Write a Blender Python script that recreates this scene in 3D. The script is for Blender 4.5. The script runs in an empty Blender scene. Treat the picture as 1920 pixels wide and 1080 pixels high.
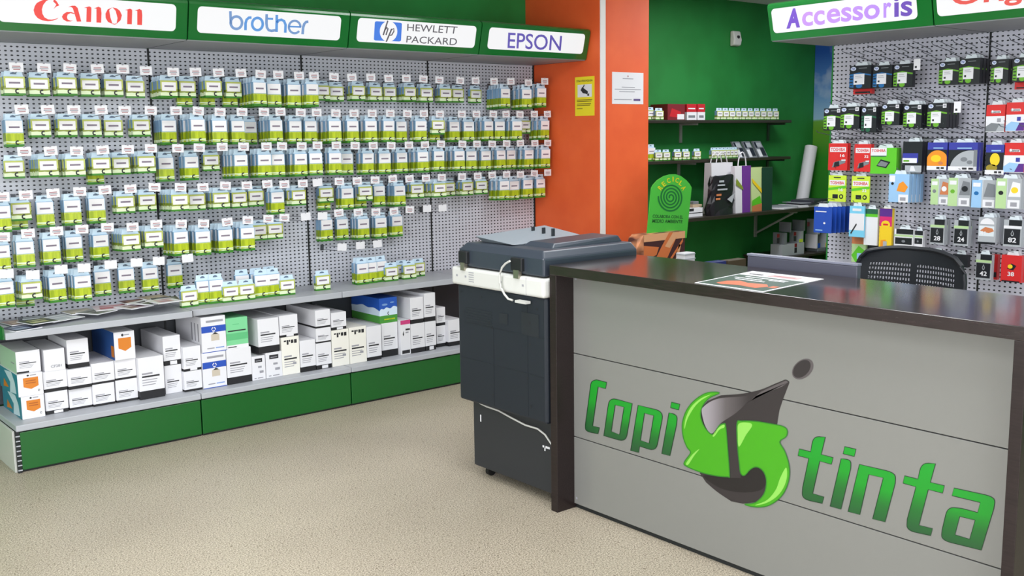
import bpy, bmesh, math, random
from mathutils import Vector, Matrix
R = random.Random(11)
SC = bpy.context.scene
COL = SC.collection

# ------------------------------------------------------------------ camera, view, light
F_PX, YAW, PITCH, ROLL, EYE = 1927.27, math.radians(50.406), math.radians(8.3697), math.radians(-0.7745), 1.70
_fw = Vector((math.cos(YAW)*math.cos(PITCH), math.sin(YAW)*math.cos(PITCH), -math.sin(PITCH)))
_r = Vector((math.sin(YAW), -math.cos(YAW), 0)); _u = _r.cross(_fw)
RIGHT = math.cos(ROLL)*_r + math.sin(ROLL)*_u
UP = -math.sin(ROLL)*_r + math.cos(ROLL)*_u
cam = bpy.data.objects.new('camera', bpy.data.cameras.new('camera'))
COL.objects.link(cam)
cam.data.sensor_width = 36.0
cam.data.lens = F_PX*36.0/1920.0
cam.data.clip_start = 0.05
cam.matrix_world = Matrix(((RIGHT.x, UP.x, -_fw.x, 0), (RIGHT.y, UP.y, -_fw.y, 0), (RIGHT.z, UP.z, -_fw.z, EYE), (0, 0, 0, 1)))
SC.camera = cam
SC.view_settings.view_transform = 'Standard'
SC.view_settings.look = 'None'
SC.view_settings.gamma = 1.0
SC.view_settings.exposure = 0.15
SC.view_settings.use_curve_mapping = False
W = bpy.data.worlds.new('world'); SC.world = W; W.use_nodes = True
W.node_tree.nodes['Background'].inputs[0].default_value = (0.9, 0.95, 1.0, 1)
W.node_tree.nodes['Background'].inputs[1].default_value = 0.25

def area_light(name, loc, sx, sy, power, color=(0.96, 0.98, 1.0), rot=(0, 0, 0)):
    d = bpy.data.lights.new(name, 'AREA'); d.shape = 'RECTANGLE'; d.size = sx; d.size_y = sy
    d.energy = power; d.color = color
    o = bpy.data.objects.new(name, d); COL.objects.link(o); o.location = loc; o.rotation_euler = rot
    return o
CEIL = 2.915
LAMPS = [(0.4, 3.2, 30), (2.4, 3.2, 30), (4.3, 3.7, 26), (0.4, 0.6, 26), (2.4, 0.6, 26), (4.4, 1.3, 22), (7.0, 4.7, 48), (-1.2, 4.8, 14), (7.4, 2.0, 14)]
for x, y, p in LAMPS:
    area_light('ceiling_lamp', (x, y, CEIL-0.02), 1.2, 0.6, p)
# added fill lights, out of view, standing in for daylight
area_light('front_daylight_fill', (1.2, -2.5, 1.45), 5.0, 2.3, 135, (0.97, 0.98, 1.0), (math.radians(90), 0, 0))
area_light('side_daylight_fill', (-2.3, 1.0, 1.5), 4.0, 2.0, 165, (0.96, 0.97, 1.0), (math.radians(90), 0, math.radians(-90)))  # added side fill that brightens the accessory wall

# ------------------------------------------------------------------ pixel of the photograph -> point on a real plane
def ray(u, v):
    return RIGHT*((u-960)/F_PX) - UP*((v-540)/F_PX) + _fw
def at(u, v, ax, c):
    d = ray(u, v); o = Vector((0, 0, EYE))
    return o + d*((c-o[ax])/d[ax])
def at_plane(u, v, p, n):
    d = ray(u, v); o = Vector((0, 0, EYE))
    return o + d*((Vector(p)-o).dot(n)/d.dot(n))

# ------------------------------------------------------------------ materials
def lin(c):
    return tuple(((x/255.0)/12.92 if x/255.0 <= 0.04045 else ((x/255.0+0.055)/1.055)**2.4) for x in c) + (1.0,)
_M = {}
def mat(name, rgb, rough=0.5, metal=0.0, coat=0.0, spec=0.5, alpha=1.0, emit=0.0, trans=0.0):
    if name in _M: return _M[name]
    m = bpy.data.materials.new(name); m.use_nodes = True
    b = m.node_tree.nodes['Principled BSDF']
    b.inputs['Base Color'].default_value = lin(rgb)
    b.inputs['Roughness'].default_value = rough
    b.inputs['Metallic'].default_value = metal
    b.inputs['Coat Weight'].default_value = coat
    b.inputs['Coat Roughness'].default_value = 0.08
    b.inputs['Specular IOR Level'].default_value = spec
    b.inputs['Alpha'].default_value = alpha
    b.inputs['Transmission Weight'].default_value = trans
    if emit:
        b.inputs['Emission Color'].default_value = lin(rgb); b.inputs['Emission Strength'].default_value = emit
    _M[name] = m
    return m
def nt(m):
    t = m.node_tree; return t, t.nodes, t.links, t.nodes['Principled BSDF']
def coords(m, which='Object'):
    t, N, L, b = nt(m)
    tc = N.new('ShaderNodeTexCoord'); sp = N.new('ShaderNodeSeparateXYZ'); L.new(tc.outputs[which], sp.inputs[0])
    return tc.outputs[which], sp
def ramp(m, src, stops, const=False):
    t, N, L, b = nt(m)
    r = N.new('ShaderNodeValToRGB'); r.color_ramp.interpolation = 'CONSTANT' if const else 'LINEAR'
    e = r.color_ramp.elements
    while len(e) < len(stops): e.new(0.5)
    for i, (p, c) in enumerate(stops):
        e[i].position = p; e[i].color = lin(c)
    L.new(src, r.inputs[0]); return r
def maths(m, op, a, b_=None, c=None):
    t, N, L, b = nt(m)
    n = N.new('ShaderNodeMath'); n.operation = op
    for i, x in enumerate((a, b_, c)):
        if x is None: continue
        if hasattr(x, 'links'): L.new(x, n.inputs[i])
        else: n.inputs[i].default_value = x
    return n.outputs[0]
def noise_tint(m, rgb_a, rgb_b, scale, lo=0.35, hi=0.65, detail=3, stretch=None):
    t, N, L, b = nt(m)
    v, sp = coords(m)
    if stretch:
        mp = N.new('ShaderNodeMapping'); mp.inputs['Scale'].default_value = stretch; L.new(v, mp.inputs[0]); v = mp.outputs[0]
    n = N.new('ShaderNodeTexNoise'); n.inputs['Scale'].default_value = scale; n.inputs['Detail'].default_value = detail
    L.new(v, n.inputs['Vector'])
    r = ramp(m, n.outputs['Fac'], [(lo, rgb_a), (hi, rgb_b)])
    L.new(r.outputs[0], b.inputs['Base Color']); return n

def pegboard(name, rgb, axis, px=0.0305, pz=0.0235, rx=0.0074, rz=0.0045):
    m = mat(name, rgb, 0.45, 0.0)
    t, N, L, b = nt(m)
    v, sp = coords(m)
    def d(o, pitch, r):
        f = maths(m, 'FRACT', maths(m, 'DIVIDE', o, pitch))
        return maths(m, 'DIVIDE', maths(m, 'MULTIPLY', maths(m, 'SUBTRACT', f, 0.5), pitch), r)
    a = d(sp.outputs[axis], px, rx); c = d(sp.outputs[2], pz, rz)
    rr = maths(m, 'ADD', maths(m, 'MULTIPLY', a, a), maths(m, 'MULTIPLY', c, c))
    r = ramp(m, rr, [(0.0, (30, 32, 40)), (0.88, (36, 38, 46)), (1.0, rgb)])
    L.new(r.outputs[0], b.inputs['Base Color'])
    return m

def floor_mat():
    m = mat('terrazzo', (190, 178, 156), 0.38, 0, 0, 0.4)
    t, N, L, b = nt(m)
    v, sp = coords(m)
    n1 = N.new('ShaderNodeTexNoise'); n1.inputs['Scale'].default_value = 165; n1.inputs['Detail'].default_value = 2; L.new(v, n1.inputs['Vector'])
    r1 = ramp(m, n1.outputs['Fac'], [(0.30, (84, 77, 68)), (0.42, (160, 150, 135)), (0.56, (192, 183, 166)), (0.70, (224, 216, 202))])
    n2 = N.new('ShaderNodeTexVoronoi'); n2.inputs['Scale'].default_value = 150; L.new(v, n2.inputs['Vector'])
    r2 = ramp(m, n2.outputs['Color'], [(0.0, (150, 138, 120)), (0.16, (255, 255, 255)), (1.0, (255, 255, 255))])
    n3 = N.new('ShaderNodeTexNoise'); n3.inputs['Scale'].default_value = 1.1; n3.inputs['Detail'].default_value = 2; L.new(v, n3.inputs['Vector'])
    r3 = ramp(m, n3.outputs['Fac'], [(0.3, (236, 232, 228)), (0.7, (255, 252, 248))])
    def mul(a, c):
        x = N.new('ShaderNodeMixRGB'); x.blend_type = 'MULTIPLY'; x.inputs[0].default_value = 1; L.new(a, x.inputs[1]); L.new(c, x.inputs[2]); return x.outputs[0]
    L.new(mul(mul(r1.outputs[0], r2.outputs[0]), r3.outputs[0]), b.inputs['Base Color'])
    return m

WHITE = mat('white_card', (224, 224, 229), 0.55)
WARM = mat('cream_card', (232, 230, 222), 0.55)
INKLINE = mat('printed_black', (38, 38, 42), 0.6)
GREYTXT = mat('printed_grey', (150, 150, 158), 0.6)
BLACKBASE = mat('black_card', (26, 26, 30), 0.55)
REDTXT = mat('printed_red_text', (168, 120, 124), 0.6)
STEEL = mat('zinc_wire', (104, 106, 114), 0.3, 0.7)
GREYMETAL = mat('grey_painted_metal', (172, 175, 182), 0.42)
GREYSIDE = mat('grey_side_metal', (196, 198, 192), 0.5)
DARKSLOT = mat('dark_slot', (22, 26, 28), 0.6)
GREENGLOSS = mat('green_gloss_metal', (16, 98, 38), 0.2, 0, 0.4)
GREENKICK = mat('green_kick_metal', (12, 92, 32), 0.28, 0, 0.25)
GREENWALL = mat('green_wall_paint', (28, 124, 50), 0.7)
noise_tint(GREENWALL, (26, 118, 46), (31, 130, 55), 3)
ORANGE = mat('orange_wall_paint', (226, 92, 40), 0.6)
noise_tint(ORANGE, (222, 88, 38), (230, 97, 44), 4)
PAINT = mat('white_wall_paint', (232, 232, 230), 0.7)
CEILM = mat('ceiling_paint', (214, 216, 218), 0.8)
WENGE = mat('wenge_laminate', (58, 47, 46), 0.3, 0, 0.0, 0.35)
noise_tint(WENGE, (30, 23, 23), (42, 33, 33), 14, 0.3, 0.7, 4, (12, 1, 12))
WENGETOP = mat('wenge_worktop', (62, 50, 50), 0.16, 0, 0.25, 0.6)
noise_tint(WENGETOP, (36, 28, 29), (48, 38, 39), 14, 0.3, 0.7, 4, (12, 1, 12))
PANELGREY = mat('grey_gloss_panel', (124, 124, 121), 0.3, 0, 0.4, 0.5)
COPIER = mat('copier_charcoal', (32, 37, 45), 0.48, 0, 0, 0.35)
COPIERDARK = mat('copier_dark', (30, 34, 41), 0.5)
COPIERLID = mat('copier_lid_charcoal', (50, 57, 68), 0.36)
BANDWHITE = mat('copier_white', (208, 208, 205), 0.4)
LIGHTGREY = mat('light_grey_plastic', (134, 142, 150), 0.4)
PEDESTAL = mat('pedestal_charcoal', (40, 42, 47), 0.5)
CORDM = mat('white_cord', (196, 196, 192), 0.5)
RUBBER = mat('black_rubber', (20, 20, 22), 0.6)
CHROME = mat('chrome', (170, 165, 150), 0.3, 0.9)
SIGNLIT = mat('backlit_white', (110, 110, 116), 0.3)
SIGNLIT.node_tree.nodes['Principled BSDF'].inputs['Emission Color'].default_value = (1, 1, 1, 1); SIGNLIT.node_tree.nodes['Principled BSDF'].inputs['Emission Strength'].default_value = .70

# ------------------------------------------------------------------ mesh building
class MB:
    def __init__(s): s.v = []; s.f = []; s.m = []; s.mats = []
    def mi(s, m):
        if m not in s.mats: s.mats.append(m)
        return s.mats.index(m)
    def face(s, pts, m):
        i = len(s.v); s.v += [tuple(p) for p in pts]; s.f.append(tuple(range(i, i+len(pts)))); s.m.append(s.mi(m)); return s
    def faces(s, pts, idx, m):
        i = len(s.v); s.v += [tuple(p) for p in pts]; k = s.mi(m)
        for f in idx: s.f.append(tuple(i+j for j in f)); s.m.append(k)
        return s
    def box(s, x0, x1, y0, y1, z0, z1, m):
        P = [(x0,y0,z0),(x1,y0,z0),(x1,y1,z0),(x0,y1,z0),(x0,y0,z1),(x1,y0,z1),(x1,y1,z1),(x0,y1,z1)]
        return s.faces(P, [(0,3,2,1),(4,5,6,7),(0,1,5,4),(1,2,6,5),(2,3,7,6),(3,0,4,7)], m)
    def hexa(s, P, m):
        return s.faces(P, [(0,3,2,1),(4,5,6,7),(0,1,5,4),(1,2,6,5),(2,3,7,6),(3,0,4,7)], m)
    def prism(s, A, B, m, mside=None):
        n = len(A); s.faces(list(A)+list(B), [tuple(range(n-1, -1, -1)), tuple(range(n, 2*n))], m)
        s.faces(list(A)+list(B), [(i, (i+1) % n, n+(i+1) % n, n+i) for i in range(n)], mside or m); return s
    def tube(s, pts, r, m, n=6, closed=False):
        P = [Vector(p) for p in pts]; rings = []
        for i, p in enumerate(P):
            a = P[i-1] if (i or closed) else P[i]; b = P[(i+1) % len(P)] if (i < len(P)-1 or closed) else P[i]
            t = (b-a).normalized()
            k = Vector((0, 0, 1)) if abs(t.z) < 0.9 else Vector((1, 0, 0))
            e1 = t.cross(k).normalized(); e2 = t.cross(e1)
            rad = r[i] if isinstance(r, (list, tuple)) else r
            rings.append([p + rad*(math.cos(2*math.pi*j/n)*e1 + math.sin(2*math.pi*j/n)*e2) for j in range(n)])
        V = [q for g in rings for q in g]; I = []
        K = len(rings)
        for i in range(K if closed else K-1):
            for j in range(n):
                a = i*n; b2 = ((i+1) % K)*n
                I.append((a+j, a+(j+1) % n, b2+(j+1) % n, b2+j))
        if not closed: I += [tuple(range(n-1, -1, -1)), tuple(range((K-1)*n, K*n))]
        return s.faces(V, I, m)
    def build(s, name, parent=None, bevel=0.0, smooth=False, world=True, segs=2):
        me = bpy.data.meshes.new(name)
        off = Vector((0, 0, 0))
        if parent is not None and world: off = wloc(parent)
        me.from_pydata([tuple(Vector(p)-off) for p in s.v], [], s.f)
        for m in s.mats: me.materials.append(m)
        me.polygons.foreach_set('material_index', s.m)
        me.update()
        bm = bmesh.new(); bm.from_mesh(me)
        if bevel or smooth: bmesh.ops.remove_doubles(bm, verts=bm.verts, dist=1e-5)
        bmesh.ops.recalc_face_normals(bm, faces=bm.faces) if (bevel or smooth) else None
        if smooth:
            for f in bm.faces: f.smooth = True
        bm.to_mesh(me); bm.free()
        o = bpy.data.objects.new(name, me); COL.objects.link(o)
        if parent is not None: o.parent = parent
        if bevel:
            b = o.modifiers.new('bevel', 'BEVEL'); b.width = bevel; b.segments = segs; b.limit_method = 'ANGLE'; b.angle_limit = math.radians(40)
        if smooth and hasattr(me, 'set_sharp_from_angle'): me.set_sharp_from_angle(angle=math.radians(40))
        return o
def wloc(o):
    l = Vector(o.location)
    while o.parent is not None: o = o.parent; l = l + Vector(o.location)
    return l

def tag(o, label=None, cat=None, group=None, kind=None):
    if label: o['label'] = label
    if cat: o['category'] = cat
    if group: o['group'] = group
    if kind: o['kind'] = kind
    return o
def thing(name, label, cat, loc=(0, 0, 0), group=None, rz=0.0):
    o = bpy.data.objects.new(name, None); COL.objects.link(o); o.location = loc; o.rotation_euler = (0, 0, rz)
    o.empty_display_size = 0.05
    return tag(o, label, cat, group)
def struct(name, mb, **k):
    return tag(mb.build(name, **k), kind='structure')
def dup(root, loc, rz=None, label=None, group=None, scale=None, rot=None):
    r = root.copy(); COL.objects.link(r); r.location = loc
    if rz is not None: r.rotation_euler = (0, 0, rz)
    if rot is not None: r.rotation_euler = rot
    if scale: r.scale = scale
    if label: r['label'] = label
    if group: r['group'] = group
    for ch in list(root.children):
        c = ch.copy(); COL.objects.link(c); c.parent = r
        for g in list(ch.children):
            d = g.copy(); COL.objects.link(d); d.parent = c
    return r

# flat print drawn on a surface: P(a, b, lift) gives the point on the surface
_T = {}
def glyphs(txt, bold=.022):
    if (txt, bold) not in _T:
        c = bpy.data.curves.new('t', 'FONT'); c.body = txt; c.offset = bold; c.resolution_u = 4
        o = bpy.data.objects.new('t', c); me = o.to_mesh()
        vs = [(v.co.x, v.co.y) for v in me.vertices]; fs = [tuple(p.vertices) for p in me.polygons]
        o.to_mesh_clear(); bpy.data.objects.remove(o); bpy.data.curves.remove(c)
        xs = [v[0] for v in vs]; ys = [v[1] for v in vs]
        x0, x1, y0, y1 = min(xs), max(xs), min(ys), max(ys)
        _T[(txt, bold)] = ([((x-x0)/(x1-x0), (y-y0)/(y1-y0)) for x, y in vs], fs)
    return _T[(txt, bold)]
class Print:
    def __init__(s, mb, fn): s.b = mb; s.fn = fn
    def poly(s, pts, m, k=1): s.b.face([s.fn(a, b, k) for a, b in pts], m); return s
    def rect(s, a0, a1, b0, b1, m, k=1): return s.poly([(a0, b0), (a1, b0), (a1, b1), (a0, b1)], m, k)
    def ell(s, ca, cb, ra, rb, m, k=1, n=20):
        return s.poly([(ca+ra*math.cos(2*math.pi*i/n), cb+rb*math.sin(2*math.pi*i/n)) for i in range(n)], m, k)
    def text(s, t, a0, a1, b0, b1, m, k=2):
        v, f = glyphs(t); s.b.faces([s.fn(a0+(a1-a0)*x, b0+(b1-b0)*y, k) for x, y in v], f, m); return s
    def quadtext(s, t, TL, TR, BR, BL, m, k=2, bold=.022):
        v, f = glyphs(t, bold); P = []
        for x, y in v:
            top = (TL[0]+(TR[0]-TL[0])*x, TL[1]+(TR[1]-TL[1])*x); bot = (BL[0]+(BR[0]-BL[0])*x, BL[1]+(BR[1]-BL[1])*x)
            P.append(s.fn(bot[0]+(top[0]-bot[0])*y, bot[1]+(top[1]-bot[1])*y, k))
        s.b.faces(P, f, m); return s
    def stroke(s, pts, w, m, k=1, closed=False):
        P = [Vector((p[0], p[1])) for p in pts]; n = len(P)
        L = []; Rr = []
        for i in range(n):
            a = P[(i-1) % n] if (i or closed) else P[i]; b = P[(i+1) % n] if (i < n-1 or closed) else P[i]
            t = (b-a).normalized(); nn = Vector((-t.y, t.x)); ww = (w[i] if isinstance(w, (list, tuple)) else w)/2
            L.append(P[i]+nn*ww); Rr.append(P[i]-nn*ww)
        for i in range(n if closed else n-1):
            j = (i+1) % n
            s.poly([L[i], L[j], Rr[j], Rr[i]], m, k)
        return s
def arc(cx, cy, rx, ry, a0, a1, n=16):
    return [(cx+rx*math.cos(math.radians(a0+(a1-a0)*i/n)), cy+ry*math.sin(math.radians(a0+(a1-a0)*i/n))) for i in range(n+1)]
def rrect(a0, a1, b0, b1, r, n=5):
    out = []
    for cx, cy, s in ((a1-r, b1-r, 0), (a0+r, b1-r, 90), (a0+r, b0+r, 180), (a1-r, b0+r, 270)):
        out += arc(cx, cy, r, r, s, s+90, n)
    return out
ORD = ['zeroth', 'first', 'second', 'third', 'fourth', 'fifth', 'sixth', 'seventh', 'eighth', 'ninth', 'tenth', 'eleventh', 'twelfth', 'thirteenth', 'fourteenth', 'fifteenth', 'sixteenth', 'seventeenth', 'eighteenth', 'nineteenth', 'twentieth']

# ------------------------------------------------------------------ setting
X0, X1, Y0, YW = -2.4, 9.15, -2.6, 6.2
b = MB(); b.box(X0-.1, X1+.1, Y0-.1, YW+.1, -0.1, 0, floor_mat()); struct('floor', b)
b = MB(); b.box(X0-.1, X1+.1, Y0-.1, YW+.1, CEIL, CEIL+.1, CEILM); struct('ceiling', b)
b = MB(); b.box(X0-.1, X1+.1, YW, YW+.1, 0, CEIL, GREENWALL); struct('wall_back', b)
b = MB(); b.box(X0-.1, X0, Y0, YW, 0, CEIL, PAINT); struct('wall_left', b)
b = MB(); b.box(X1, X1+.1, Y0, YW, 0, CEIL, PAINT); struct('wall_right', b)
b = MB(); b.box(X0, X1, Y0-.1, Y0, 0, CEIL, PAINT); struct('wall_front', b)
PX = 5.80                                   # pegboard face of the short wall run
b = MB(); b.box(PX+.045, PX+.16, Y0, 3.812, 0, CEIL, GREENWALL); struct('wall_partition', b)
b = MB(); b.box(5.30, 5.815, 5.39, YW, 0, CEIL, ORANGE); struct('wall_column', b)
b = MB(); b.box(5.303, 5.353, 5.378, 5.39, 0, CEIL, mat('white_trunking', (226, 224, 222), 0.4)); struct('trim_1', b, bevel=.003)

def window(name, P0, ex, ez, nrm):
    "added unseen window around a fill light: aluminium frame, mullions, pale pane"
    b = MB(); ex, ez, nrm = Vector(ex), Vector(ez), Vector(nrm); P0 = Vector(P0)
    def bar(a0, a1, c0, c1, t0, t1, m):
        q = [P0+ex*a+ez*c+nrm*t for t in (t0, t1) for a, c in ((a0, c0), (a1, c0), (a1, c1), (a0, c1))]
        b.hexa(q, m)
    for a in (0, .333, .667, 1): bar(a-.008, a+.008, 0, 1, 0, .05, GREYMETAL)
    for c in (0, 1): bar(0, 1, c-.015, c+.015, 0, .05, GREYMETAL)
    bar(0, 1, 0, 1, .0, .01, mat('added_window_pane', (210, 222, 230), .1))
    struct(name, b)
window('added_window_1', (-1.4, Y0+.0, .28), (5.2, 0, 0), (0, 0, 2.35), (0, 1, 0))  # unseen windows added to frame the two fill lights
window('added_window_2', (X0+.0, -1.05, .45), (0, 4.1, 0), (0, 0, 2.1), (1, 0, 0))
# ------------------------------------------------------------------ wall run of four shelving bays
PEG_X = pegboard('perforated_panel', (196, 198, 208), 0)
PEG_Y = pegboard('perforated_panel_side', (200, 200, 213), 1, .0295, .0262)
SIGNNAME = ['the red-lettered sign', 'the blue script sign', 'the blue square emblem sign', 'the violet-lettered sign']
YP = 6.115
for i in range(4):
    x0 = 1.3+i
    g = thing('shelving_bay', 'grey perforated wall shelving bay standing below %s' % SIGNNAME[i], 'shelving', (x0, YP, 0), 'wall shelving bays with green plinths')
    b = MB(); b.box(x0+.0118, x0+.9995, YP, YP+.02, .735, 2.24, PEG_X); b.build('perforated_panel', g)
    b = MB(); b.box(x0+.0118, x0+.9995, YP, YP+.02, .262, .734, mat('shade_painted_panel', (58, 60, 66), .5)); b.build('plain_shaded_back', g)  # shade under the upper shelf is put into this dark grey
    b = MB(); b.box(x0+.0005, x0+.0115, YP-.002, YP+.05, .0, 2.24, DARKSLOT)
    for k in range(28): b.box(x0+.0025, x0+.0085, YP-.003, YP, .3+k*.07, .33+k*.07, BLACKBASE)
    b.build('upright', g)
    if i == 3:
        b = MB(); b.box(x0+.9905, x0+.9985, YP-.01, YP-.0005, .27, 2.24, DARKSLOT); b.build('upright', g)
    b = MB(); b.box(x0+.002, x0+.998, 5.61, YP, .222, .255, GREYMETAL); b.build('base_shelf', g, bevel=.004)
    b = MB(); b.box(x0+(.02 if i == 0 else .004), x0+.996, 5.622, 5.64, .012, .214, GREENKICK)
    b.box(x0+.004, x0+.996, 5.632, 5.65, .0, .222, DARKSLOT); b.build('kick_panel', g, bevel=.003)
    yl = 5.66 if i == 0 else 5.69
    b = MB(); b.box(x0+.002, x0+.998, yl, YP, .697 if i else .699, .735, GREYMETAL); b.build('upper_shelf', g, bevel=.003)
    if i == 0:
        b = MB(); b.box(x0-.012, x0, 5.64, YW-.005, .0, .222, GREYSIDE); b.build('end_panel', g, bevel=.002)
        b = MB(); b.box(x0-.001, x0+.018, 5.618, 5.64, .0, .222, DARKSLOT)
        for k in range(8): b.box(x0-.002, x0+.019, 5.616, 5.62, .012+k*.026, .018+k*.026, GREYMETAL)
        b.build('slotted_post', g)
        b = MB(); b.hexa([(x0-.006, 5.68, .70), (x0+.002, 5.68, .70), (x0+.002, 6.1, .64), (x0-.006, 6.1, .64), (x0-.006, 5.68, .76), (x0+.002, 5.68, .76), (x0+.002, 6.1, .79), (x0-.006, 6.1, .79)], GREENGLOSS); b.build('shelf_bracket', g)
        b = MB(); b.box(x0+.9965, x0+.9995, 5.657, 5.69, .697, .7345, DARKSLOT); b.build('shelf_end', g)

# ------------------------------------------------------------------ lit canopies
N1 = Vector((0, -.185, -.045)).normalized(); P1 = Vector((0, 5.515, 2.245))
N3 = Vector((-.185, 0, -.045)).normalized(); P3 = Vector((5.19, 0, 2.243))
def sgn(c1, c2, scale, ox, oy, P, Nn):
    return lambda a, b_, k: at_plane(ox+a*scale, oy+b_*scale, P+Nn*(.0035+.0006*k), Nn)
def face1(x, z, k=0):
    y = 5.515-.045*(z-2.245)/.185
    return Vector((x, y, z))+N1*(.0008+.0006*k)
def face3(y, z, k=0):
    x = 5.19-.045*(z-2.243)/.185
    return Vector((x, y, z))+N3*(.0008+.0006*k)
PROF = [(0, 0), (-.045, .185), (-.044, .198), (-.036, .209), (-.022, .2155), (-.005, .2165), (.06, .205), (.59, .205), (.59, 0)]
CANON = mat('sign_red', (214, 66, 62), 0.5, emit=.12); BRO = mat('sign_blue', (86, 140, 205), .5, emit=.12)
BRO2 = mat('sign_grey_blue', (110, 142, 190), .5, emit=.12)
HPB = mat('sign_royal_blue', (66, 118, 214), .5, emit=.12); HPT = mat('sign_dark_grey', (92, 88, 96), .5, emit=.12)
EPS = mat('sign_violet', (98, 86, 176), .5, emit=.12); ACD = mat('sign_deep_violet', (96, 66, 160), .5, emit=.12); ACL = mat('sign_lavender', (160, 120, 208), .5, emit=.12)
ORI = mat('sign_brick_red', (206, 78, 72), .5, emit=.12)
SOFFIT = mat('soffit_metal', (150, 152, 158), .5)
def canopy(axis, a0, a1, s0, s1, label, group):
    if axis == 0:
        fp = lambda a, q: (a, 5.515+q[0], 2.245+q[1]); fa = face1; loc = (a0, 5.515, 2.245)
    else:
        fp = lambda a, q: (5.19+q[0], a, 2.243+q[1]); fa = face3; loc = (5.19, a0, 2.243)
    t = thing('sign_canopy', label, 'sign canopy', loc, group)
    b = MB(); b.prism([fp(a0+.004*(1 if a1 > a0 else -1), q) for q in PROF], [fp(a1-.004*(1 if a1 > a0 else -1), q) for q in PROF], GREENGLOSS); b.build('housing', t)
    b = MB(); q = [(.012, -.004), (.595, -.004), (.595, .0), (.012, .0)]
    b.prism([fp(a0+.003*(1 if a1 > a0 else -1), p) for p in q], [fp(a1-.003*(1 if a1 > a0 else -1), p) for p in q], SOFFIT); b.build('soffit', t)
    b = MB(); q = [(.02, -.0045), (.59, -.0045), (.59, .2), (.02, .2)]
    b.prism([fp(a1-.003, p) for p in q], [fp(a1+.003, p) for p in q], DARKSLOT); b.build('joint_strip', t)
    b = MB(); pts = rrect(min(s0, s1), max(s0, s1), 2.284, 2.421, .024)
    b.prism([fa(a, z, -1) for a, z in pts], [fa(a, z, 3) for a, z in pts], SIGNLIT)
    s = b.build('lit_panel', t)
    return t, s
def lettering(sign, root, draw):
    b = MB(); draw(b); o = b.build('lettering', None)
    o.parent = sign
    off = wloc(root)
    for v in o.data.vertices: v.co -= off
    return o
G1 = 'green lit sign canopies above the wall shelving'
t, s = canopy(0, 1.3, 2.3, 1.355, 2.232, 'green canopy with lit white panel and red serif lettering', G1)
def d_red(b):
    P = Print(b, sgn(0, 0, .13542, 40, 0, P1, N1))
    P.poly([(345, 14), (270, 12), (215, 40), (185, 85), (170, 140), (185, 200), (225, 250), (290, 283), (320, 240), (292, 190), (285, 130), (302, 70)], CANON)
    P.poly([(290, 283), (370, 294), (440, 286), (490, 266), (518, 245), (470, 263), (420, 272), (370, 268), (320, 240)], CANON)
    P.poly([(270, 12), (345, 14), (400, -12), (450, -8), (455, -16), (400, -24), (330, -14)], CANON)
    P.poly([(440, 18), (455, -14), (490, 20), (525, 75), (482, 92), (448, 125), (484, 62)], CANON)
    P.poly([(735, 185), (690, 165), (630, 165), (582, 195), (562, 232), (580, 270), (630, 298), (640, 265), (632, 235), (642, 202), (680, 182), (735, 195)], CANON)
    P.poly([(630, 298), (680, 296), (712, 284), (680, 285), (655, 278), (640, 265)], CANON)
    P.poly([(650, 98), (700, 78), (745, 78), (780, 110), (830, 298), (770, 300), (740, 200), (712, 112), (690, 97)], CANON)
    for dx, dy in ((0, 0), (565, 32)):
        P.poly([(870+dx, 108+dy), (940+dx, 88+dy), (968+dx, 102+dy), (970+dx, 125+dy), (965+dx, 305+dy), (900+dx, 303+dy), (905+dx, 112+dy)], CANON)
        P.poly([(1005+dx, 116+dy), (1070+dx, 92+dy), (1102+dx, 110+dy), (1110+dx, 180+dy), (1105+dx, 315+dy), (1040+dx, 312+dy), (1040+dx, 120+dy)], CANON)
    P.poly([(1262, 102), (1195, 130), (1165, 190), (1168, 250), (1200, 305), (1262, 330), (1236, 250), (1216, 140)], CANON)
    P.poly([(1262, 102), (1320, 115), (1365, 150), (1392, 212), (1375, 280), (1318, 330), (1332, 250), (1306, 150)], CANON)
    P.stroke([(1262, 328), (1290, 336), (1318, 328)], 10, CANON)
lettering(s, t, d_red)
t, s = canopy(0, 2.3, 3.3, 2.352, 3.238, 'green canopy with lit white panel and pale blue rounded lettering', G1)
def d_blue(b):
    P = Print(b, sgn(0, 0, .09896, 410, 0, P1, N1)); w = 50
    P.stroke([(222, 212), (226, 330), (232, 450)], w, BRO2); P.stroke(arc(335, 430, 108, 118, 0, 360, 28)[:-1], w, BRO2, closed=True)
    P.stroke([(508, 572), (510, 440), (528, 375), (570, 336), (622, 332)], w, BRO)
    P.stroke(arc(735, 455, 100, 116, 0, 360, 28)[:-1], w, BRO, closed=True)
    P.stroke([(910, 268), (905, 440), (915, 520), (948, 572), (1000, 585), (1090, 570)], w, BRO2); P.stroke([(925, 352), (1032, 358)], 38, BRO)
    P.stroke([(1102, 282), (1096, 605)], w, BRO); P.stroke([(1102, 430), (1140, 385), (1190, 374), (1240, 400), (1268, 470), (1262, 620)], w, BRO)
    P.stroke([(1555, 515)]+arc(1440, 512, 110, 118, 0, -320, 26), 42, BRO2); P.stroke([(1330, 502), (1560, 512)], 30, BRO)
    P.stroke([(1590, 648), (1600, 525), (1622, 452), (1658, 415), (1700, 412)], w, BRO2)
lettering(s, t, d_blue)
t, s = canopy(0, 3.3, 4.3, 3.355, 4.255, 'green canopy with lit white panel, blue square emblem and thin grey capitals', G1)
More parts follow.
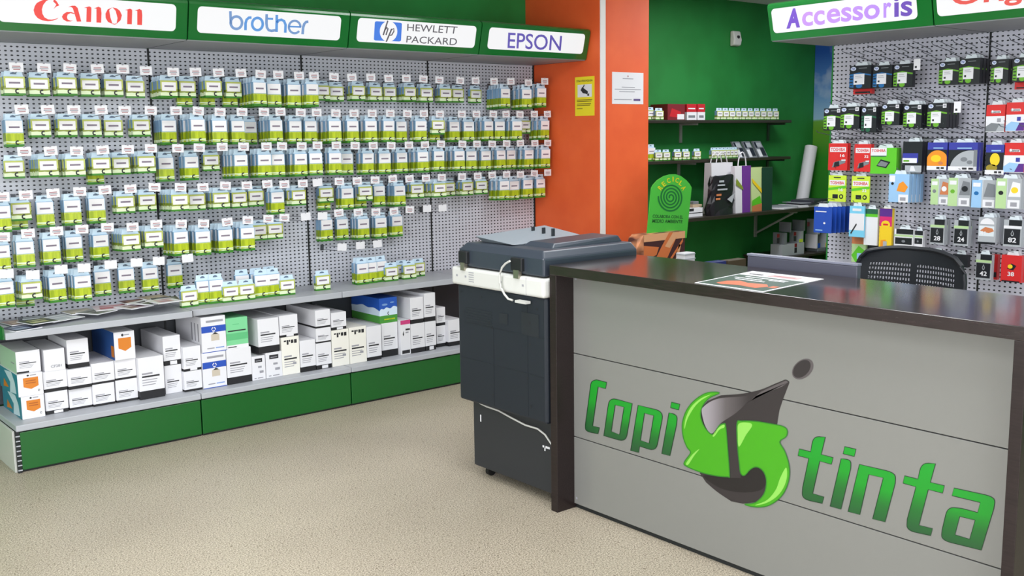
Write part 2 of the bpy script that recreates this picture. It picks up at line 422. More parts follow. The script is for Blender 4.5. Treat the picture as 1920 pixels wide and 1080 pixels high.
def d_square(b):
    P = Print(b, sgn(0, 0, .10417, 680, 20, P1, N1))
    def sq(u, v):
        return (u*(1-v)*215+0*0+(1-u)*0, 0)
    TL, TR, BR, BL = (220, 188), (708, 218), (690, 556), (200, 536)
    def mp(u, v):
        return ((TL[0]*(1-u)+TR[0]*u)*(1-v)+(BL[0]*(1-u)+BR[0]*u)*v, (TL[1]*(1-u)+TR[1]*u)*(1-v)+(BL[1]*(1-u)+BR[1]*u)*v)
    P.poly([mp(u, v) for u, v in rrect(0, 1, 0, 1, .08)], HPB, 1)
    P.ell(466, 374, 158, 186, SIGNLIT, 2, 32)
    P.stroke([(452, 180), (442, 215), (370, 440)], 26, HPT, 3); P.stroke([(396, 352), (438, 300), (456, 322), (420, 440)], 24, HPT, 3)
    P.stroke([(524, 325), (425, 560)], 26, HPT, 3); P.stroke([(512, 346), (560, 322), (562, 372), (522, 440), (486, 442)], 22, HPT, 3)
    P.quadtext('HEWLETT', (805, 238), (1712, 288), (1690, 418), (800, 362), HPT, 2, .004); P.quadtext('PACKARD', (795, 452), (1706, 498), (1690, 626), (782, 574), HPT, 2, .004)
lettering(s, t, d_square)
t, s = canopy(0, 4.3, 5.292, 4.365, 5.24, 'green canopy with lit white panel and violet capitals beside the orange column', G1)
def d_vio(b):
    P = Print(b, sgn(0, 0, .25, 780, 0, P1, N1))
    P.quadtext('EPSON', (692, 243), (1096, 268), (1086, 382), (686, 361), EPS, 2, .008)
lettering(s, t, d_vio)
G3 = 'green lit sign canopies above the short accessory wall'
t, s = canopy(1, 3.83, 2.81, 3.80, 2.895, 'green canopy with lit white panel and violet-to-lavender lettering above black packs', G3)
def d_acc(b):
    P = Print(b, sgn(0, 0, .25, 1440, 0, P3, N3))
    P.quadtext('A', (146, 68), (246, 56), (240, 205), (138, 216), ACD, 2, .05)
    P.quadtext('cc', (255, 92), (425, 74), (425, 184), (255, 200), ACL)
    P.quadtext('esso', (440, 68), (838, 28), (838, 138), (440, 178), ACL)
    P.quadtext('r', (866, 22), (925, 16), (925, 128), (866, 134), ACL)
    P.quadtext('is', (945, -22), (1082, -36), (1082, 118), (945, 130), ACD)
lettering(s, t, d_acc)
t, s = canopy(1, 2.81, 1.79, 2.785, 1.85, 'green canopy with lit white panel and brick red lettering cut by the frame', G3)
def d_ori(b):
    P = Print(b, sgn(0, 0, .25, 1440, 0, P3, N3))
    P.quadtext('Orig', (1380, -100), (1930, -150), (1900, 36), (1372, 86), ORI)
lettering(s, t, d_ori)
for k, (ya, yb) in enumerate(((3.81, 2.81), (2.81, 1.81))):
    g = thing('shelving_bay', ['perforated accessory bay beside the sky mural, hung with black packs', 'perforated accessory bay at the picture edge, under brick red lettering'][k], 'shelving', (PX, ya, 0), 'accessory shelving bays behind the counter')
    b = MB(); b.box(PX, PX+.02, yb+.0005, ya-.012, .262, 2.24, PEG_Y); b.build('perforated_panel', g)
    b = MB(); b.box(PX, PX+.04, ya-.0115, ya-.0005, 0, 2.24, DARKSLOT if k else GREENWALL); b.build('upright', g)
    b = MB(); b.box(PX-.42, PX, yb+.004, ya-.004, .222, .255, GREYMETAL); b.build('base_shelf', g, bevel=.004)
    b = MB(); b.box(PX-.40, PX-.385, yb+.004, ya-.004, .0, .222, GREENKICK); b.build('kick_panel', g, bevel=.003)
    b = MB(); b.box(PX-.002, PX, yb+.006, ya-.006, 1.655, 1.659, DARKSLOT); b.build('panel_joint', g)
# ------------------------------------------------------------------ service counter
CX, CP = 3.01, 3.115
cn = thing('service_counter', 'dark wood service counter with grey front panels and green lettering', 'counter', (CX, 2.34, 0))
b = MB(); b.box(CX, 3.575, 1.30, 3.378, 1.092, 1.135, WENGETOP); b.build('worktop', cn, bevel=.002)
for ya, yb in ((1.30, 1.338), (3.335, 3.378)):
    b = MB(); b.box(CX, 3.575, ya, yb, 0, 1.092, WENGE); b.build('side_panel', cn, bevel=.002)
zz = [(.022, .338), (.342, .7265), (.7305, 1.092)]
for z0, z1 in zz:
    b = MB(); b.box(CP, CP+.018, 1.338, 3.335, z0, z1, PANELGREY); b.build('front_panel', cn, bevel=.0012)
b = MB(); b.box(CP+.012, CP+.02, 1.338, 3.335, .0, 1.09, DARKSLOT); b.build('backing_board', cn)
b = MB(); b.box(CP+.02, 3.95, 1.338, 3.335, .715, .745, WENGE); b.box(3.90, 3.93, 1.36, 3.30, 0, .715, WENGE); b.build('inner_desk', cn, bevel=.002)
b = MB()
P = Print(b, lambda a, z, k: Vector((CP-.0012, a, z)))
for yy, z in ((3.318, .05), (3.318, 1.07)): P.ell(yy, z, .006, .006, GREYTXT)
b.build('screw', cn)
# printed lettering and emblem, traced on the panel's own plane
GL = mat('lettering_green', (24, 150, 40), .35)
def grad(m, z0, z1, stops):
    t, N, L, bb = nt(m); v, sp = coords(m)
    f = maths(m, 'DIVIDE', maths(m, 'SUBTRACT', sp.outputs[2], z0), z1-z0)
    L.new(ramp(m, f, stops).outputs[0], bb.inputs['Base Color'])
LO = mat('lettering_outline', (16, 52, 28), .4)
def pan(scale, ox, oy):
    return lambda a, c, k: at(ox+a*scale, oy+c*scale, 0, CP-.0006-.0005*k)
def glyph(fn, outer, hole=None, colour=None, w=8):
    b = bm_; P = Print(b, fn)
    if hole is None:
        P.poly(outer, colour, 1)
    else:                       # outer ring bridged to the counter of the letter
        bm = bmesh.new(); es = []
        for L_ in (outer, hole):
            vs = [bm.verts.new((p[0], p[1], 0)) for p in L_]
            es += [bm.edges.new((vs[i], vs[(i+1) % len(vs)])) for i in range(len(vs))]
        bmesh.ops.triangle_fill(bm, use_beauty=True, use_dissolve=False, edges=es, normal=(0, 0, 1))
        bm.verts.index_update()
        b.faces([fn(v.co.x, v.co.y, 1) for v in bm.verts], [tuple(v.index for v in f.verts) for f in bm.faces], colour); bm.free()
    for L_ in (outer, hole):
        if L_: P.stroke(L_, w, LO, 2, closed=True)
def sm(pts, rounds, n=5):
    "round the listed corners of a polygon"
    out = []
    for i, p in enumerate(pts):
        if i in rounds:
            p = Vector(p); a = Vector(pts[i-1]); c = Vector(pts[(i+1) % len(pts)]); r = rounds[i]
            s = p+(a-p).normalized()*min(r, (a-p).length*.49); e = p+(c-p).normalized()*min(r, (c-p).length*.49)
            for k in range(n+1):
                t = k/n; out.append(tuple((1-t)**2*s+2*t*(1-t)*p+t*t*e))
        else: out.append(tuple(p))
    return out
def letter(name_z, draws):
    global bm_
    bm_ = MB()
    z0, z1 = name_z
    m = bpy.data.materials.new('lettering_green'); m.use_nodes = True; m.node_tree.nodes['Principled BSDF'].inputs['Roughness'].default_value = .35
    grad(m, z0, z1, [(0.0, (30, 76, 42)), (.35, (26, 100, 38)), (.62, (20, 138, 34)), (1.0, (20, 142, 38))])
    for fn, o, h in draws: glyph(fn, o, h, m)
    lt = bm_.build('letter', None); lt.parent = lettering_root
    off = wloc(cn)
    for v in lt.data.vertices: v.co -= off
bm_ = MB()
A = pan(1/6, 1080, 690); Bq = pan(1/6, 1480, 800); Cq = pan(1/6, 1670, 860)
lettering_root = bpy.data.objects.new('company_lettering', None); COL.objects.link(lettering_root); lettering_root.parent = cn
zr = lambda u, v0, v1: (at(u, v1, 0, CP).z, at(u, v0, 0, CP).z)
letter(zr(1115, 713, 813), [(A, sm([(345, 162), (332, 232), (248, 212), (186, 652), (264, 672), (248, 740), (105, 712), (105, 640), (170, 150), (230, 132)], {6: 70, 8: 40}), None)])
letter(zr(1160, 748, 827), [(A, sm([(632, 400), (560, 832), (312, 762), (375, 330)], {1: 85, 3: 85}), [(440, 415), (540, 440), (490, 750), (396, 714)])])
letter(zr(1215, 760, 848), [(A, sm([(698, 418), (985, 490), (900, 938), (716, 880), (706, 950), (614, 930)], {1: 90, 2: 85}), [(770, 508), (874, 536), (822, 848), (724, 814)])])
letter(zr(1256, 755, 855), [(A, sm([(1046, 502), (1142, 530), (1130, 640), (1056, 988), (964, 964)], {1: 75}), None), (A, [(1074, 384), (1168, 408), (1154, 472), (1062, 446)], None)])
letter(zr(1522, 818, 944), [(Bq, sm([(405, 118), (358, 312), (492, 348), (474, 424), (342, 388), (262, 752), (388, 792), (370, 864), (140, 812), (150, 680), (218, 358), (96, 326), (112, 250), (240, 282), (268, 108)], {8: 90, 14: 90}), None)])
letter(zr(1580, 838, 955), [(Bq, sm([(582, 360), (694, 372), (690, 470), (580, 930), (458, 896)], {1: 80}), None), (Bq, [(622, 224), (750, 254), (730, 336), (604, 304)], None)])
letter(zr(1635, 870, 980), [(Bq, sm([(788, 424), (1198, 520), (1190, 640), (1076, 1072), (936, 1038), (1056, 576), (894, 538), (792, 990), (660, 956)], {1: 115}), None)])
letter(zr(1735, 868, 1006), [(Cq, sm([(504, 56), (446, 266), (604, 304), (584, 388), (422, 348), (318, 748), (470, 788), (450, 866), (178, 806), (186, 680), (284, 318), (138, 276), (156, 192), (306, 230), (346, 46)], {8: 100, 14: 100}), None)])
letter(zr(1825, 914, 1033), [(Cq, sm([(712, 330), (1180, 432), (1160, 560), (1018, 1030), (568, 916), (578, 800), (640, 542), (800, 560), (978, 606), (1008, 494), (688, 416)], {1: 120, 4: 110, 6: 90}), [(776, 650), (950, 692), (888, 906), (722, 856)])])
# emblem: ink drop wrapped by two arrows
E = pan(.27778, 1260, 660)
bm_ = MB(); P = Print(bm_, E)
DROPM = mat('emblem_dark_grey', (48, 43, 45), .35); DROPB = mat('emblem_black', (30, 26, 28), .35); LIME = mat('emblem_lime', (64, 152, 20), .35)
LIMEHI = mat('emblem_pale_lime', (132, 196, 84), .35); EO = mat('emblem_outline_green', (40, 118, 30), .4); DROPHI = mat('emblem_mid_grey', (86, 80, 82), .35)
DROPG = mat('emblem_grey_blend', (100, 96, 98), .35)
_y0, _y1 = at(1402, 800, 0, CP).y-2.34, at(1312, 800, 0, CP).y-2.34
_t, _N, _L, _b = nt(DROPG); _v, _sp = coords(DROPG)
_L.new(ramp(DROPG, maths(DROPG, 'DIVIDE', maths(DROPG, 'SUBTRACT', _sp.outputs[1], _y0), _y1-_y0), [(0, (50, 45, 47)), (.45, (92, 86, 88)), (.8, (142, 136, 142)), (1, (150, 146, 152))]).outputs[0], _b.inputs['Base Color']); DROPLT = mat('emblem_light_grey', (172, 168, 174), .35)
def curve(pts, closed=True, n=6):
    "Catmull-Rom through the points"
    P_ = [Vector(p) for p in pts]; out = []; N_ = len(P_)
    for i in range(N_ if closed else N_-1):
        p0, p1, p2, p3 = P_[i-1], P_[i], P_[(i+1) % N_], P_[(i+2) % N_]
        for k in range(n):
            t = k/n; out.append(tuple(.5*((2*p1)+(p2-p0)*t+(2*p0-5*p1+4*p2-p3)*t*t+(3*p1-p0-3*p2+p3)*t**3)))
    return out
drop = sm([(768, 184), (795, 200), (752, 310), (725, 390), (708, 490), (700, 700), (700, 900), (600, 1010), (480, 1024), (400, 1008), (300, 942), (230, 880), (190, 822), (150, 620), (180, 400), (240, 330), (330, 292), (470, 284), (600, 256), (690, 216)], {0: 12, 1: 12, 2: 60, 4: 60, 5: 60, 6: 60, 7: 50, 10: 50, 13: 80, 14: 60, 17: 60, 18: 50})
P.poly(drop, DROPM, 1)
P.poly(curve([(200, 400), (215, 368), (270, 330), (340, 310), (470, 300), (540, 292), (500, 350), (420, 420), (330, 480), (270, 550), (225, 500)]), DROPG, 2)
P.poly([(770, 192), (784, 204), (740, 236), (650, 268), (560, 300), (530, 330), (600, 268), (690, 226)], DROPHI, 2)
P.poly(curve([(210, 836), (300, 840), (400, 850), (470, 830), (520, 790), (570, 770), (615, 810), (632, 880), (600, 930), (500, 948), (380, 936), (290, 900)]), DROPB, 2)
P.poly([(358, 470), (440, 470), (465, 850), (385, 850)], DROPM, 3)
la = [(320, 276), (240, 275), (160, 320), (100, 390), (70, 480), (75, 570), (100, 640), (125, 680), (85, 740), (92, 768), (190, 810), (290, 834), (375, 842), (388, 830), (375, 650), (362, 500), (348, 485), (318, 498), (278, 556), (240, 535), (205, 480), (192, 420), (205, 365), (250, 310)]
ra = [(440, 475), (470, 466), (560, 468), (660, 484), (740, 500), (775, 525), (770, 570), (726, 606), (760, 670), (788, 760), (790, 850), (760, 940), (710, 1000), (640, 1040), (560, 1046), (490, 1028), (560, 1018), (620, 960), (638, 880), (625, 820), (595, 785), (560, 776), (525, 795), (490, 832), (465, 820), (455, 760), (440, 600)]
for L_ in (la, ra):
    L2 = curve(L_, True, 4); P.poly(L2, LIME, 4); P.stroke(L2, 7, EO, 5, closed=True)
P.poly(curve([(270, 285), (200, 310), (130, 370), (92, 450), (84, 520), (110, 440), (170, 350), (240, 300)]), LIMEHI, 5)
P.poly(curve([(140, 690), (185, 655), (150, 700), (110, 760), (96, 750)]), LIMEHI, 5)
P.poly(curve([(450, 485), (520, 478), (540, 500), (500, 560), (452, 640), (444, 560)]), LIMEHI, 5)
P.poly(curve([(770, 780), (775, 850), (745, 930), (690, 990), (620, 1025), (560, 1034), (640, 1000), (700, 930), (730, 850)]), LIMEHI, 5)
P.poly(curve([(275, 560), (315, 510), (350, 490), (352, 510), (320, 525), (285, 570)]), LIMEHI, 5)
P.poly([(806+76+74*math.cos(t*.2094)*.96+14*math.sin(t*.2094), 115-72*math.sin(t*.2094)*.96-10*math.cos(t*.2094)) for t in range(30)], DROPHI, 1)
P.poly([(806+70+60*math.cos(t*.2094)*.96+14*math.sin(t*.2094), 114-62*math.sin(t*.2094)*.96-10*math.cos(t*.2094)) for t in range(30)], DROPM, 2)
em = bm_.build('emblem', cn)

# flyer lying on the counter
FG = mat('flyer_green', (22, 62, 44), .4); FO = mat('flyer_orange', (206, 96, 52), .4); FP = mat('flyer_pink', (222, 170, 170), .4)
fl = thing('flyer', 'white and dark green printed flyer lying flat on the counter top', 'flyer', (3.30, 2.48, 1.1352))
cs = [at(u, v, 2, 1.1362) for u, v in ((1302, 530), (1411, 508), (1545, 523), (1431, 547.5))]
b = MB(); b.prism([p-Vector((0, 0, .0008)) for p in cs], cs, WHITE)
def fq(a, c, k):
    p = (cs[0]*(1-a)+cs[3]*a)*(1-c)+(cs[1]*(1-a)+cs[2]*a)*c
    return p+Vector((0, 0, .0004*k))
P = Print(b, fq); P.rect(.03, .97, .03, .72, FG)
P.poly([(.2, .14), (.3, .1), (.5, .16), (.78, .12), (.84, .26), (.74, .36), (.5, .32), (.34, .38), (.22, .3)], FO, 2); P.rect(.86, .95, .22, .32, FO, 2)
for c, a0, a1 in ((.44, .2, .62), (.52, .12, .52), (.56, .58, .8), (.62, .2, .8)): P.rect(a0, a1, c, c+.035, WHITE, 2)
P.rect(.1, .3, .8, .84, INKLINE, 2); P.rect(.38, .8, .78, .9, FP, 2); P.rect(.44, .74, .82, .86, REDTXT, 3)
b.build('sheet', fl)
# all-in-one monitor seen from behind, on the inner desk
mn = thing('computer_monitor', 'dark grey flat monitor seen from behind, above the counter back edge', 'monitor', (3.66, 2.487, .745))
MONM = mat('monitor_shell', (74, 74, 88), .42); MONE = mat('monitor_edge', (118, 120, 136), .4)
b = MB(); b.box(3.60, 3.628, 2.222, 2.753, .875, 1.178, MONM); b.build('shell', mn, bevel=.004)
b = MB(); b.box(3.598, 3.63, 2.220, 2.755, 1.178, 1.188, MONE); b.build('top_edge', mn, bevel=.002)
b = MB(); b.box(3.628, 3.631, 2.24, 2.735, .895, 1.165, BLACKBASE); b.build('screen', mn)
b = MB(); b.box(3.628, 3.65, 2.45, 2.525, .75, .98, MONM); b.box(3.58, 3.74, 2.36, 2.61, .7455, .757, MONM); b.build('stand', mn, bevel=.003)

# ------------------------------------------------------------------ photocopier
cp = thing('photocopier', 'charcoal photocopier with white band, seen from behind beside the counter', 'photocopier', (3.3, 3.72, 0))
ya, yb = 3.392, 4.05
b = MB(); b.box(3.0, 3.60, ya, yb, .402, .984, COPIER); b.build('body', cp, bevel=.012)
b = MB()
for z in (.80, .62): b.box(2.9985, 3.001, ya+.02, yb-.02, z-.001, z+.001, COPIERDARK)
for y in (3.52, 3.77): b.box(2.9985, 3.001, y-.001, y+.001, .42, .80 if y > 3.6 else .97, COPIERDARK)
b.build('panel_seam', cp)
b = MB(); b.box(2.9978, 3.004, 3.44, 3.56, .80, .905, COPIERDARK); b.build('recess', cp); b = MB(); b.box(2.9978, 3.004, 3.66, 3.72, .83, .88, COPIERDARK); b.build('socket_cover', cp); b = MB()
for k in range(6): b.box(2.9982, 3.001, 3.78, 3.98, .805+k*.013, .809+k*.013, COPIERDARK)
b.build('vent_panel', cp)
b = MB(); P = Print(b, lambda y, z, k: Vector((2.9976, y, z)))
for y, z in ((4.02, .95), (4.0, .85), (3.86, .94), (3.5, .86), (3.5, .76), (3.52, .60), (3.72, .66), (3.80, .82), (3.78, .80), (3.45, .93), (4.02, .47), (3.78, .47), (3.5, .47)):
    P.ell(y, z, .006, .006, BLACKBASE, 1, 8)
b.build('screw', cp)
b = MB(); b.box(2.984, 3.60, ya-.004, yb+.028, .984, 1.072, BANDWHITE); bd = b.build('scanner_band', cp, bevel=.014, segs=3)
b = MB()
for k in range(5): b.box(2.9828, 2.985, 3.895, 3.935, 1.008+k*.011, 1.0115+k*.011, GREYTXT)
b.build('vent', bd, world=False)
for y in (4.03, 3.96, 3.69, 3.53): b = MB(); b.box(2.9828, 2.985, y-.006, y+.006, 1.026, 1.036, GREYTXT); b.build('screw', bd, world=False)
b = MB(); b.box(2.9832, 2.985, 3.507, 3.5085, .986, 1.07, GREYTXT); b.build('seam', bd, world=False)
for o in list(bd.children):
    for v in o.data.vertices: v.co -= Vector(cp.location)
# document feeder: bevelled top
b = MB(); z0, z1 = 1.078, 1.182
pb = [(3.0, ya+.02), (3.62, ya+.004), (3.62, yb-.02), (3.0, yb-.02)]
pm = pb
def ring(x0, x1, y0, y1, z): return [(x0, y0, z), (x1, y0, z), (x1, y1, z), (x0, y1, z)]
r0 = ring(3.0, 3.60, ya+.012, yb-.016, z0); r1 = ring(3.0, 3.60, ya+.012, yb-.016, 1.158); r2 = ring(3.028, 3.592, ya+.045, yb-.045, 1.192)
V = r0+r1+r2
b.faces(V, [(3, 2, 1, 0), (0, 1, 5, 4), (1, 2, 6, 5), (2, 3, 7, 6), (3, 0, 4, 7), (4, 5, 9, 8), (5, 6, 10, 9), (6, 7, 11, 10), (7, 4, 8, 11), (8, 9, 10, 11)], COPIERLID)
b.build('document_feeder', cp, bevel=.008)
b = MB(); b.hexa([(3.12, ya+.09, 1.19), (3.58, ya+.09, 1.19), (3.58, ya+.30, 1.19), (3.12, ya+.30, 1.19), (3.15, ya+.11, 1.212), (3.56, ya+.10, 1.222), (3.56, ya+.28, 1.222), (3.15, ya+.28, 1.212)], COPIERLID); b.build('feeder_cover', cp, bevel=.006)
b = MB(); b.hexa([(3.10, ya+.31, 1.19), (3.52, ya+.31, 1.19), (3.52, ya+.58, 1.19), (3.10, ya+.58, 1.19), (3.06, ya+.30, 1.198), (3.52, ya+.30, 1.212), (3.52, ya+.59, 1.246), (3.06, ya+.59, 1.222)], LIGHTGREY); tr = b.build('paper_tray', cp, bevel=.01)
for y in (ya+.36, ya+.43, ya+.51): b = MB(); b.box(3.36, 3.38, y-.004, y+.004, 1.19, 1.252, COPIERDARK); b.build('paper_guide', cp, bevel=.002)
HINGEM = mat('hinge_black', (17, 19, 23), .5)
for y, w in ((3.98, .066), (3.575, .078)):
    b = MB(); b.box(2.980, 3.03, y-w/2, y+w/2, 1.093, 1.153, HINGEM); h = b.build('hinge', cp, bevel=.004)
    b = MB(); b.box(2.975, 2.996, y-w*.3, y+w*.16, 1.060, 1.098, CHROME); o = b.build('hinge_bracket', None); o.parent = h
    for v in o.data.vertices: v.co -= Vector(cp.location)
b = MB(); pts = [at(u, v, 0, 2.965) for u, v in ((956, 489.5), (948, 494), (941, 502), (937, 514), (937, 531), (940, 541), (946, 552), (953, 560.5), (961, 563))]
b.tube(pts, .005, CORDM, 8)
b.box(2.955, 2.985, at(990, 566, 0, 2.97).y, at(970, 566, 0, 2.97).y, .953, .964, CORDM); b.build('interface_cable', cp, smooth=True)
b = MB(); b.box(3.06, 3.58, ya+.01, 4.02, .052, .405, PEDESTAL); pd = b.build('pedestal', cp, bevel=.006)
b = MB(); b.box(3.058, 3.062, 3.955, 3.962, .29, .325, WHITE); b.box(3.0585, 3.062, 3.44, 3.49, .265, .275, WHITE); b.box(3.0585, 3.062, 3.47, 3.477, .25, .275, WHITE); b.build('white_clip', cp)
for x, y in ((3.115, 3.46), (3.115, 3.955), (3.53, 3.46), (3.53, 3.97)):
    b = MB(); b.tube([(x, y-.012, .025), (x, y+.012, .025)], .025, RUBBER, 14); b.box(x-.02, x+.02, y-.018, y+.018, .04, .056, RUBBER); b.build('caster', cp)
b = MB(); b.tube([at(u, v, 0, 3.045) for u, v in ((900, 756), (912, 762), (935, 770), (960, 784), (985, 797), (1008, 804), (1022, 815), (1036, 836))], .0045, CORDM, 6); b.build('power_cable', cp, smooth=True)

# ------------------------------------------------------------------ office chair behind the counter
oc = thing('office_chair', 'black office chair with perforated curved backrest behind the counter', 'chair', (4.45, 2.6, 0))
CHB = mat('chair_black_plastic', (26, 29, 36), .45)
b = MB(); NU, NT = 40, 18; cxc, cyc = 4.70, 2.605
def hw(t): return .288*(1-max(0, (t-.5)/.5)**4*.2)*(1-max(0, (.25-t)/.25)**2*.12)
def bp(u, t, off):
    zt = .70+.43*t-.045*max(0, abs(u)-.25)**2*t**4
    return Vector((cxc+off+.03*t-.05*(u*u), cyc-u*hw(t), zt))
for i in range(NU):
    for j in range(NT):
        u0, u1 = -1+2*i/NU, -1+2*(i+1)/NU; t0, t1 = j/NT, (j+1)/NT
        uc = (u0+u1)/2
        hole = abs(uc) < .82 and abs(uc) > .075 and 2 <= j <= NT-4
        for off, fl_ in ((-.0012, 1), (.0012, -1)):
            q = [bp(u0, t0, off), bp(u1, t0, off), bp(u1, t1, off), bp(u0, t1, off)]
            if not hole: b.face(q[::fl_], CHB)
            else:
                c = sum(q, Vector())/4; iq = [c+(p-c)*.56 for p in q]
                for k in range(4): b.face([q[k], q[(k+1) % 4], iq[(k+1) % 4], iq[k]][::fl_], CHB)
b.build('backrest', oc)
b = MB(); rim = [bp(-1, t/10, 0) for t in range(11)]+[bp(-1+2*k/16, 1, 0) for k in range(1, 16)]+[bp(1, 1-t/10, 0) for t in range(11)]+[bp(1-2*k/16, 0, 0) for k in range(1, 16)]
b.tube(rim, .011, CHB, 8, True); b.build('backrest_rim', oc, smooth=True)
b = MB(); b.prism([(4.45+p[0], 2.6+p[1], .43) for p in rrect(-.23, .23, -.24, .24, .08)], [(4.45+p[0], 2.6+p[1], .49) for p in rrect(-.23, .23, -.24, .24, .08)], CHB); b.build('seat', oc, bevel=.015)
b = MB(); b.tube([(4.62, 2.6, .44), (4.74, 2.6, .46), (4.76, 2.6, .60), (4.745, 2.6, .80)], .022, CHB, 8); b.build('back_support', oc, smooth=True)
b = MB(); b.tube([(4.45, 2.6, .08), (4.45, 2.6, .43)], .025, CHROME, 12); b.build('gas_column', oc)
for k in range(5):
    a = 2*math.pi*k/5+.3; b = MB(); c, s_ = math.cos(a), math.sin(a)
    b.tube([(4.45+.02*c, 2.6+.02*s_, .10), (4.45+.30*c, 2.6+.30*s_, .07)], [.024, .016], CHB, 8); lg = b.build('leg', oc, smooth=True)
    b = MB(); b.tube([(4.45+.30*c-.02*s_, 2.6+.30*s_+.02*c, .028), (4.45+.30*c+.02*s_, 2.6+.30*s_-.02*c, .028)], .028, RUBBER, 12); w = b.build('caster', oc)
# ------------------------------------------------------------------ ink cartons hanging on the wall run
PKG_DG = mat('print_dark_green', (58, 128, 34), .4); PKG_LW = mat('print_pale_lime', (222, 236, 196), .4); PKG_YG = mat('print_grass', (172, 190, 26), .4)
noise_tint(PKG_YG, (138, 160, 18), (190, 206, 40), 60, .3, .7, 2, (1, 1, .12))
PKG_YL = mat('print_yellow_lime', (186, 194, 98), .4); PKG_OL = mat('print_olive', (140, 152, 62), .4); PKG_LB = mat('print_label_white', (238, 236, 238), .4)
PKG_SKY = mat('print_sky', (150, 186, 216), .35); PKG_FLAP = mat('clear_blue_flap', (206, 228, 244), .25); PKG_SLOT = mat('flap_slot', (96, 116, 140), .4)
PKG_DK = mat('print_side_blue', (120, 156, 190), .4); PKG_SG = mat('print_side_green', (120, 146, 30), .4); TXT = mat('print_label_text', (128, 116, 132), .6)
def carton_mesh(w, h, d, tall):
    b = MB(); y0, y1 = 0.0, d
    lv = [0, .10, .21, .52, 1.0] if tall else [0, .11, .34, .5, 1.0]
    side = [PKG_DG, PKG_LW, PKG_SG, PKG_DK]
    front = [PKG_DG, PKG_LW, PKG_YG, PKG_SKY] if tall else [PKG_DG, PKG_LW, PKG_OL, PKG_YL]
    X0_, X1_ = -w/2, w/2
    for k in range(4):
        z0, z1 = -h+lv[k]*h, -h+lv[k+1]*h
        b.face([(X0_, y0, z0), (X1_, y0, z0), (X1_, y0, z1), (X0_, y0, z1)], front[k])
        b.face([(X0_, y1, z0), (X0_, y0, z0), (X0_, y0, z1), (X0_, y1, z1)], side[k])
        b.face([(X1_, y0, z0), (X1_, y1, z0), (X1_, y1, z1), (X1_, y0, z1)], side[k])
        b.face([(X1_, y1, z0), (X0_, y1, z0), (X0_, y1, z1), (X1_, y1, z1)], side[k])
    b.face([(X0_, y1, -h), (X1_, y1, -h), (X1_, y0, -h), (X0_, y0, -h)], PKG_DG)
    b.face([(X0_, y0, 0), (X1_, y0, 0), (X1_, y1, 0), (X0_, y1, 0)], PKG_SKY)
    P = Print(b, lambda a, c, k: (a, -.0004*k, c))
    if tall:
        n = 9
        P.poly([(X0_, -h*.54)]+[(X0_+w*(i+.5)/n, -h*(.52-.02*(i % 2))) for i in range(n)]+[(X1_, -h*.54), (X1_, -h*.48), (X0_, -h*.48)], PKG_YL, 1)
        P.rect(X0_+.003, X1_-.003, -h*.46, -h*.02, PKG_LB, 2); P.rect(-w*.30, w*.30, -h*.30, -h*.235, TXT, 3)
        P.poly([(X0_, -h*.90), (X0_+w*.3, -h*.87), (X0_+w*.6, -h*.905), (X1_, -h*.86), (X1_, -h*.84), (X0_+w*.5, -h*.86), (X0_, -h*.83)], PKG_YG, 2)
        lx, lz, lr = w*.14, -h*.845, .0095
    else:
        P.rect(-w*.42, w*.42, -h*.60, -h*.10, PKG_LB, 2); P.rect(-w*.27, w*.27, -h*.38, -h*.28, TXT, 3)
        P.poly([(X0_, -h*.70), (X0_+w*.3, -h*.68), (X0_+w*.6, -h*.72), (X1_, -h*.68), (X1_, -h*.66), (X0_, -h*.66)], PKG_OL, 2)
        lx, lz, lr = w*.12, -h*.78, .010
    P.stroke(arc(lx, lz, lr, lr, 60, 300, 8), lr*.75, INKLINE, 3)
    return b
def flap_mesh(w, fh, d):
    b = MB(); y = d*.5
    P = [(-w*.5, .0), (w*.5, .0), (w*.44, fh*.3), (w*.42, fh), (-w*.42, fh), (-w*.44, fh*.3)]
    b.prism([(x, y-.0006, z) for x, z in P], [(x, y+.0006, z) for x, z in P], PKG_FLAP)
    Q = [(-w*.16, fh*.42), (w*.16, fh*.42), (w*.13, fh*.66), (0, fh*.8), (-w*.13, fh*.66)]
    b.face([(x, y-.0010, z) for x, z in Q], PKG_SLOT)
    return b
TALL = dict(w=.091, h=.143, d=.026, fh=.034); SMALL = dict(w=.104, h=.097, d=.028, fh=.030)
PROTO = {}
for key, q in (('t', TALL), ('s', SMALL)):
    o = carton_mesh(q['w'], q['h'], q['d'], key == 't').build('tall_ink_carton' if key == 't' else 'ink_carton')
    flap_mesh(q['w'], q['fh'], q['d']).build('hang_flap', o, world=False)
    PROTO[key] = o
USED = set()
def carton(key, loc, rz, label, cat, group, rx=0.0):
    p = PROTO[key]
    if key not in USED: USED.add(key); o = p
    else: o = dup(p, loc)
    o.location = loc; o.rotation_euler = (rx, 0, rz)
    tag(o, label, cat, group); return o
